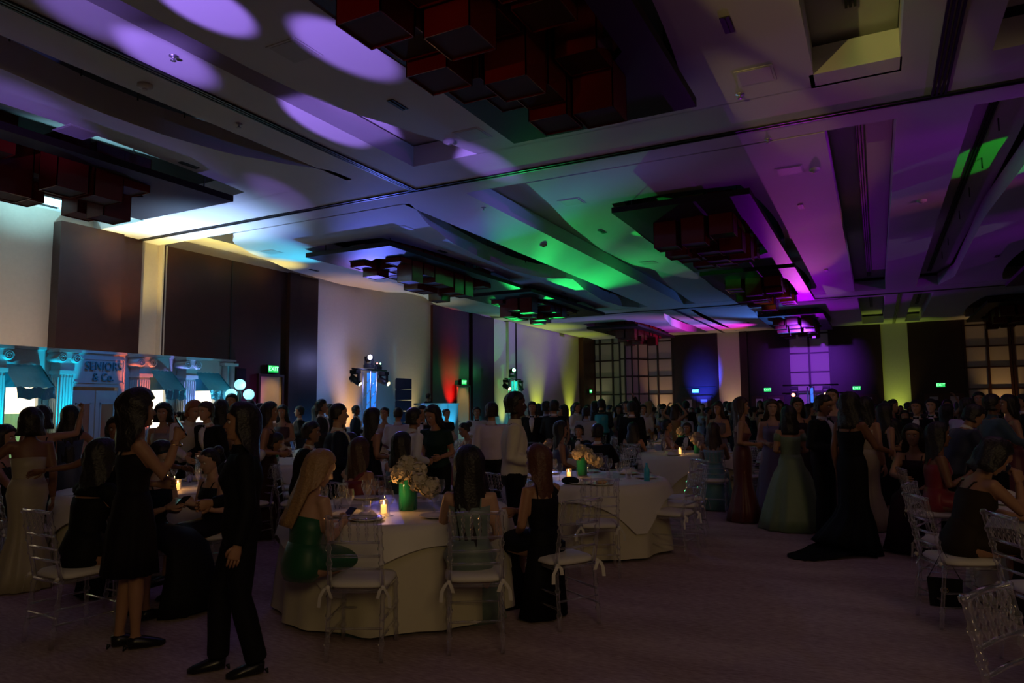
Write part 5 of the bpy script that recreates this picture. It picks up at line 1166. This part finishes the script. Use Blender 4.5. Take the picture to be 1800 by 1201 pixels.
# ---- left trio by the shopfront
P(56, 719, 8.6, -8, 'f', 'dress', (.42, .36, .24), 'woman in strapless cream gown seen from behind at the far left', 'bob', 'black', 2, 'close', 0, 'out', 'down', kind='mermaid', straps=-1, fine=True)
P(74, 715, 9.0, 10, 'f', 'dress', (.01, .012, .02), 'woman in dark dress with raised fist between two friends', 'bob', 'black', 1, 'close', 0, 'down', 'fist', kind='mermaid', fine=True)
P(125, 716, 8.8, -5, 'f', 'dress', (.05, .07, .11), 'woman with long black hair in slate-blue gown, arm stretched down', 'xlong', 'black', 1, 'close', 0, 'down', 'out', kind='mermaid', fine=True)
P(208, 735, 8.2, 200, 'f', 'dress', (.012, .01, .012), 'woman behind the black-dressed woman reaching out her arm to the left', 'shoulder', 'black', 2, 'close', 0, 'side', 'side', kind='gown')
P(8, 750, 9.4, 120, 'f', 'dress', (.02, .02, .02), 'seated woman at the extreme left edge with long hair', 'shoulder', 'black', 1, 'sit', 0, 'desk', 'desk')
P(288, 712, 10.6, 200, 'f', 'dress', (.25, .22, .2), 'woman with short curly hair in pale halter dress before the lit shop window', 'curly', 'black', 1, 'close', 0, 'bent', 'bent')
P(300, 722, 10.9, 70, 'f', 'dress', (.20, .18, .2), 'woman in light wrap before the lit shop window', 'bun', 'brown', 1, 'close', 0, 'bent', 'phone')
P(345, 706, 9.2, 150, 'm', 'shirt', (.60, .55, .55), 'man with copper hair and white suspended shirt bending over a table', 'short', 'ginger', 0, lean=22, aL='outf', aR='outf', hp=-15)
P(362, 707, 9.7, 230, 'm', 'suit', BK, 'man in dark suit behind the copper-haired man', 'short', 'brown', 0, lean=12, aL='bent', aR='bent')
P(327, 722, 9.8, 100, 'f', 'dress', (.02, .02, .02), 'woman in dark dress beside the copper-haired man', 'bun', 'black', 2, 'close', 0, 'down', 'down')
for i, (x, y, d, f, g, c, l) in enumerate([(388, 705, 10.2, 20, 'f', BK, 'guest in dark dress with hair down under the globe lamp'), (408, 693, 11.0, 200, 'm', BK, 'tall guest in black under the globe lamp'), (440, 704, 11.6, 180, 'm', BK, 'guest in black right of the globe lamp'),
    (457, 712, 10.2, 60, 'f', (.02, .01, .01), 'guest with dark hair below the pale door, left one'), (474, 709, 11.3, 100, 'f', (.03, .01, .01), 'guest with dark hair below the pale door, right one'), (497, 714, 12.4, 200, 'f', (.05, .015, .02), 'woman in dark red before the wood panel')]):
    P(x, y, d, f, g, 'suit' if g == 'm' else 'dress', c, l, 'short' if g == 'm' else 'shoulder', 'black', 1, aL='bent', aR='bent')
P(470, 738, 9.2, 90, 'm', 'shirt', (.60, .58, .64), 'man in white shirt bending far over a table, left of the suited man', 'short', 'black', 1, lean=62, aL='outf', aR='outf', near=1, pos=(-7.15, 6.15), ht=1.28)
P(565, 703, 12.8, 90, 'm', 'suit', (.03, .025, .03), 'man in patterned tuxedo jacket before the violet-lit wall', 'short', 'black', 1, aL='bent', aR='bent')
P(580, 711, 13.4, 270, 'm', 'suit', BK, 'man in dark suit facing the patterned tuxedo', 'short', 'black', 1)
P(618, 762, 7.6, 110, 'm', 'suit', NV, 'seated man in navy sleeve holding his head, beside the red dress', 'short', 'black', 1, 'sit', 5, 'armchin', 'desk', hp=-10)
P(632, 772, 7.3, 40, 'f', 'dress', (.16, .012, .012), 'seated woman in dark red dress seen from behind by the tall candle', 'long', 'brown', 1, 'sit', 5, 'desk', 'lap', straps=2)
P(706, 762, 7.7, 40, 'f', 'dress', (.012, .05, .06), 'seated woman in deep teal with long black hair by the tall candle', 'long', 'black', 1, 'sit', 6, 'desk', 'desk', straps=3)
P(812, 744, 12.2, 250, 'f', 'dress', (.30, .10, .10), 'seated young woman in pink leaning over the table in front of the waiter', 'bun', 'black', 1, 'sit', 14, 'desk', 'desk', hp=-15)
P(548, 742, 9.0, 100, 'm', 'suit', BK, 'seated man in black behind the suited man', 'short', 'black', 1, 'sit', 8, 'desk', 'desk')
P(362, 790, 7.0, 235, 'f', 'dress', (.01, .01, .012), 'seated woman in black with crossed legs holding a drink at the left table', 'bun', 'black', 0, 'sitx', 4, 'phone', 'phone', hp=-20, kind='knee', fine=True)
q_ = P(292, 782, 7.6, 140, 'f', 'dress', (.01, .01, .012), 'seated guest with a lit phone behind the woman in the black dress', 'shoulder', 'black', 0, 'sit', 6, 'phone', 'phone', hp=-25)
phone(q_[0], q_[1], 1, 'phone with bright cyan screen on the left table side', True)
P(182, 775, 7.2, 60, 'f', 'dress', (.008, .008, .008), 'seated guest in black jacket left of the black-dressed woman', 'shoulder', 'black', 1, 'sit', 10, 'desk', 'desk', kind='knee', straps=4)
# ---- right side
P(1302, 700, 10.35, 88, 'f', 'dress', (.10, .014, .012), 'woman with long curly brown hair in a fitted burgundy gown', 'long', 'brown', 1, 'close', 0, 'down', 'bent', kind='mermaid', straps=-1, fine=True)
P(1386, 716, 9.9, -6, 'f', 'dress', (.16, .24, .13), 'woman in off-shoulder sage-green ball gown seen from behind', 'shoulder', 'black', 1, 'close', 0, 'bent', 'bent', kind='ball', straps=3, fine=True)
P(1452, 696, 9.6, 115, 'm', 'suit', BK, 'man in black tuxedo looking down beside the green gown', 'short', 'black', 1, 'stand', 0, 'bent', 'bent', hp=-18, fine=True)
P(1492, 692, 8.7, 38, 'f', 'dress', (.006, .006, .007), 'woman in floor-length black gown with train, arm stretched to the right', 'shoulder', 'black', 2, 'close', 0, 'down', 'outf', kind='train', straps=1, fine=True)
P(1519, 700, 10.2, 30, 'f', 'dress', (.42, .34, .22), 'woman in cream gown half hidden behind the black gown', 'shoulder', 'black', 1, 'close', 0, 'down', 'down', kind='mermaid')
P(1462, 683, 11.6, 190, 'f', 'dress', (.12, .08, .09), 'tall woman facing the camera behind the tuxedo', 'bun', 'black', 0, 'close', 0, 'down', 'down', kind='column')
P(1253, 745, 11.3, 5, 'f', 'dress', (.12, .30, .32), 'woman in light-blue tulle gown seated with long dark hair', 'long', 'brown', 1, 'sit', 3, 'desk', 'desk', kind='ball', straps=1, fine=True)
P(1262, 709, 11.8, 200, 'f', 'dress', (.12, .10, .14), 'woman with long pale-lit hair behind the light-blue gown', 'long', 'brown', 1, 'close', aL='bent', aR='bent')
P(1356, 704, 11.0, 170, 'f', 'dress', (.20, .16, .26), 'woman in pale strap top behind the green gown, left', 'long', 'brown', 0, 'close', aL='bent', aR='bent')
P(1400, 701, 12.0, 160, 'f', 'dress', (.03, .02, .03), 'woman with long dark hair facing the camera behind the green gown', 'long', 'black', 1, 'close')
P(1555, 712, 10.6, 60, 'f', 'dress', BK, 'woman in short black dress right of the black gown', 'xlong', 'black', 1, 'close', kind='midi', aL='bent', aR='down')
P(1604, 748, 9.2, 190, 'f', 'dress', (.03, .01, .02), 'seated dark-haired guest facing the camera at the right table', 'shoulder', 'black', 1, 'sit', 4, 'lap', 'desk', fine=True)
P(1648, 745, 8.6, 75, 'f', 'dress', (.22, .008, .018), 'seated woman in red dress with dark hair at the right table', 'long', 'black', 2, 'sit', 4, 'desk', 'phone', hy=0, fine=True, straps=1)
P(1722, 716, 8.1, 60, 'm', 'suit', (.008, .014, .05), 'large guest in dark navy bending over the right table, back to the camera', 'short', 'black', 1, 'stand', 24, 'outf', 'outf', fine=True, hp=-25)
P(1768, 782, 6.4, 60, 'f', 'dress', (.03, .018, .01), 'seated woman in sequined bodice hiding her face in her hand at the right table', 'bob', 'black', 1, 'sit', 20, 'desk', 'armchin', hp=-35, fine=True, straps=1)
P(1664, 712, 12.2, 60, 'f', 'dress', (.03, .02, .02), 'woman with long dark hair behind the red dress', 'long', 'black', 1, 'close', aL='bent', aR='bent')
P(1610, 704, 13.0, 190, 'm', 'suit', BK, 'man in tuxedo with white-lit collar below the far right exit sign, left one', 'short', 'black', 1, aL='bent')
P(1636, 702, 13.4, 190, 'm', 'suit', BK, 'man in tuxedo with bow tie below the far right exit sign, right one', 'short', 'black', 0)
P(1567, 703, 14.0, 100, 'f', 'dress', (.22, .12, .16), 'woman in pinkish wrap left of the yellow-lit pier', 'bun', 'black', 1, aL='bent')
P(1590, 722, 14.6, 180, 'm', 'suit', BK, 'head of a seated guest in front of the yellow-lit pier', 'short', 'black', 1, 'stand')
P(1700, 700, 12.4, 40, 'm', 'shirt', (.42, .36, .62), 'man in lavender-lit white shirt bending at the right', 'short', 'black', 1, lean=14, aL='outf', aR='outf')  # lavender light is put into the shirt colour
P(1720, 690, 15.0, 180, 'm', 'suit', BK, 'man in dark suit and tie before the far right window grid', 'short', 'black', 1)
P(1742, 694, 12.0, 60, 'm', 'shirt', (.04, .08, .12), 'man in slate-blue shirt at the far right', 'short', 'black', 2, aL='bent', aR='outf')
P(1772, 696, 12.2, 250, 'f', 'dress', (.14, .03, .035), 'woman in dark red with long hair at the far right', 'shoulder', 'black', 1, aL='bent', aR='bent')
P(1798, 694, 12.8, 250, 'm', 'suit', BK, 'guest cut by the right edge of the view', 'short', 'black', 1)
# ---- middle ground seated and standing guests
for i, (x, y, d, f, g, of, c, hr, hc, sk, lg, al, ar, lab) in enumerate([
 (1112, 744, 12.8, 10, 'f', 'dress', (.012, .01, .012), 'long', 'black', 1, 'sit', 'desk', 'desk', 'seated woman in black with back to the camera by the teal centrepiece'),
 (1050, 746, 10.6, 20, 'm', 'suit', BK, 'short', 'black', 1, 'sit', 'desk', 'desk', 'seated man in black at the second row of tables'),
 (1172, 738, 12.6, 90, 'f', 'dress', (.30, .22, .26), 'short', 'black', 1, 'sit', 'desk', 'outf', 'seated woman in pale pink in profile behind the teal centrepiece'),
 (1208, 744, 14.2, 200, 'm', 'suit', BK, 'short', 'brown', 1, 'sit', 'desk', 'desk', 'seated man with head bowed left of the light-blue gown'),
 (985, 742, 11.6, 80, 'f', 'dress', (.06, .07, .16), 'long', 'black', 1, 'sit', 'desk', 'lap', 'seated woman in blue-lit dress leaning right behind the ivory shirt'),  # blue light is put into the dress colour
 (1018, 748, 12.4, 200, 'm', 'suit', BK, 'short', 'black', 1, 'sit', 'desk', 'desk', 'seated guest in black between the blue-lit dress and the crowd'),
 (1110, 706, 13.6, 5, 'm', 'suit', BK, 'short', 'black', 1, 'stand', 'down', 'down', 'broad man in black suit seen from behind before the blonde dancer'),
 (1057, 702, 17.0, 5, 'm', 'shirt', (.02, .02, .02), 'short', 'black', 1, 'stand', 'bent', 'bent', 'man in turquoise waistcoat seen from behind in the crowd'),
 (1013, 708, 16.0, 120, 'm', 'shirt', (.62, .62, .70), 'short', 'black', 1, 'stand', 'bent', 'bent', 'man in white shirt left of the turquoise waistcoat'),
 (1030, 716, 15.5, 5, 'm', 'shirt', (.50, .52, .60), 'short', 'black', 1, 'stand', 'bent', 'bent', 'man in white shirt with pale cap behind the turquoise waistcoat'),
 (960, 706, 15.6, 60, 'm', 'shirt', (.60, .60, .66), 'short', 'black', 1, 'stand', 'bent', 'phone', 'man in white shirt with dark braces before the amber wall glow'),
 (936, 707, 14.4, 190, 'm', 'suit', BK, 'short', 'black', 1, 'stand', 'down', 'down', 'man in tuxedo right of the ivory shirt'),
 (974, 704, 15.0, 20, 'm', 'suit', BK, 'short', 'black', 1, 'stand', 'bent', 'bent', 'man in dark suit left of the white shirts in the crowd'),
 (990, 714, 14.0, 250, 'f', 'dress', (.10, .03, .04), 'long', 'black', 1, 'stand', 'down', 'down', 'woman in dark rose dress with long hair in the crowd'),
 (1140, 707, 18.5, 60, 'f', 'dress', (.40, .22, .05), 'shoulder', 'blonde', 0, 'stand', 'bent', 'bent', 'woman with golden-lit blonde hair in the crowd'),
 (1130, 712, 17.0, 170, 'm', 'shirt', (.55, .56, .64), 'short', 'black', 1, 'stand', 'bent', 'bent', 'man in white shirt and dark braces by the blonde dancer'),
 (1088, 713, 17.6, 200, 'f', 'dress', (.28, .08, .10), 'long', 'black', 1, 'stand', 'bent', 'bent', 'woman in dusty rose between the turquoise waistcoat and the broad man'),
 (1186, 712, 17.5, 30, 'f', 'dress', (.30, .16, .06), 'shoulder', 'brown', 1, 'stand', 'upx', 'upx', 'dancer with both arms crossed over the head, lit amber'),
 (1205, 722, 16.2, 30, 'm', 'shirt', (.42, .42, .55), 'short', 'black', 1, 'stand', 'bent', 'bent', 'man in pale shirt dancing left of the burgundy gown'),
 (1165, 716, 16.8, 200, 'f', 'dress', (.12, .03, .03), 'long', 'black', 1, 'stand', 'bent', 'bent', 'woman in dark red dancing below the amber-lit arms')]):
    kw = dict(aL=al, aR=ar)
    if 'turquoise waistcoat seen' in lab: kw['vest'] = (.02, .35, .45)
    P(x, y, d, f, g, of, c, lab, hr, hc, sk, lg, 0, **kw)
# ---- dance-floor crowd: dark silhouettes
rnd = random.Random(21); ARM = [('down', 'down'), ('bent', 'bent'), ('up', 'bent'), ('bent', 'bent'), ('phone', 'bent')]
ORD = 'leftmost,second from the left,third from the left,fourth from the left,fifth from the left,sixth from the left,seventh from the left,eighth from the left,ninth from the left,tenth from the left,eleventh from the left,twelfth from the left,thirteenth from the left,fourteenth from the left,fifteenth from the left,sixteenth from the left,seventeenth from the left,eighteenth from the left,nineteenth from the left,rightmost'.split(',')
def crowd(x0, x1, n, ylo, yhi, d0, d1, lab, grp, white=.15):
    for i in range(n):
        x = x0+(x1-x0)*(i+.5)/n+rnd.uniform(-2.5, 2.5); d = rnd.uniform(d0, d1); g = rnd.choice('mf'); k = rnd.choice(ARM); y = rnd.uniform(ylo, yhi); f = rnd.choice((0, 45, 90, 180, 200, 270, 320))
        if rnd.random() < .7 and k[0] == 'up': k = ('bent', 'bent')
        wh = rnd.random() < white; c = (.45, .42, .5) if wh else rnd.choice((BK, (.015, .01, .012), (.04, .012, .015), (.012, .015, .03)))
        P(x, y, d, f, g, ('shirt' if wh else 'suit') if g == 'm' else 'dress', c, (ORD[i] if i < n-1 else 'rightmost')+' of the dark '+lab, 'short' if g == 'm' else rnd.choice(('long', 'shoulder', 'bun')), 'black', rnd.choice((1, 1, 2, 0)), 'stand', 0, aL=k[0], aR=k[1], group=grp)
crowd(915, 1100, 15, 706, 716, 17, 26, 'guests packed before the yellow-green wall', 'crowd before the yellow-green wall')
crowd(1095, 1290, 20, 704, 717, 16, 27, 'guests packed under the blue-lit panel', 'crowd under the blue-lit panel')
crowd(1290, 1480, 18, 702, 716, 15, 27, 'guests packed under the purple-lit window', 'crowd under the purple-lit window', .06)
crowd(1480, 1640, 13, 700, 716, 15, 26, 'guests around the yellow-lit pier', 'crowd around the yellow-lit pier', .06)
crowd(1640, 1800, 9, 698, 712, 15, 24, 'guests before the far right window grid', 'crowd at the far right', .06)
crowd(510, 640, 4, 712, 716, 15, 19, 'guests standing before the wood panels', 'guests by the wood panels', 0)
# crowd seated at the middle right tables
for x, y, d, w_ in ((1570, 738, 13.2, 'frontmost'), (1600, 728, 14, 'middle'), (1625, 730, 13.4, 'rightmost'), (1556, 726, 15, 'leftmost, farthest')):
    P(x, y, d, rnd.choice((30, 180, 200)), 'f', 'dress', (.02, .012, .015), w_+' of the seated guests in the gloom left of the red dress', 'shoulder', 'black', 1, 'sit', 0, aL='desk', aR='desk', group='seated guests in the gloom')
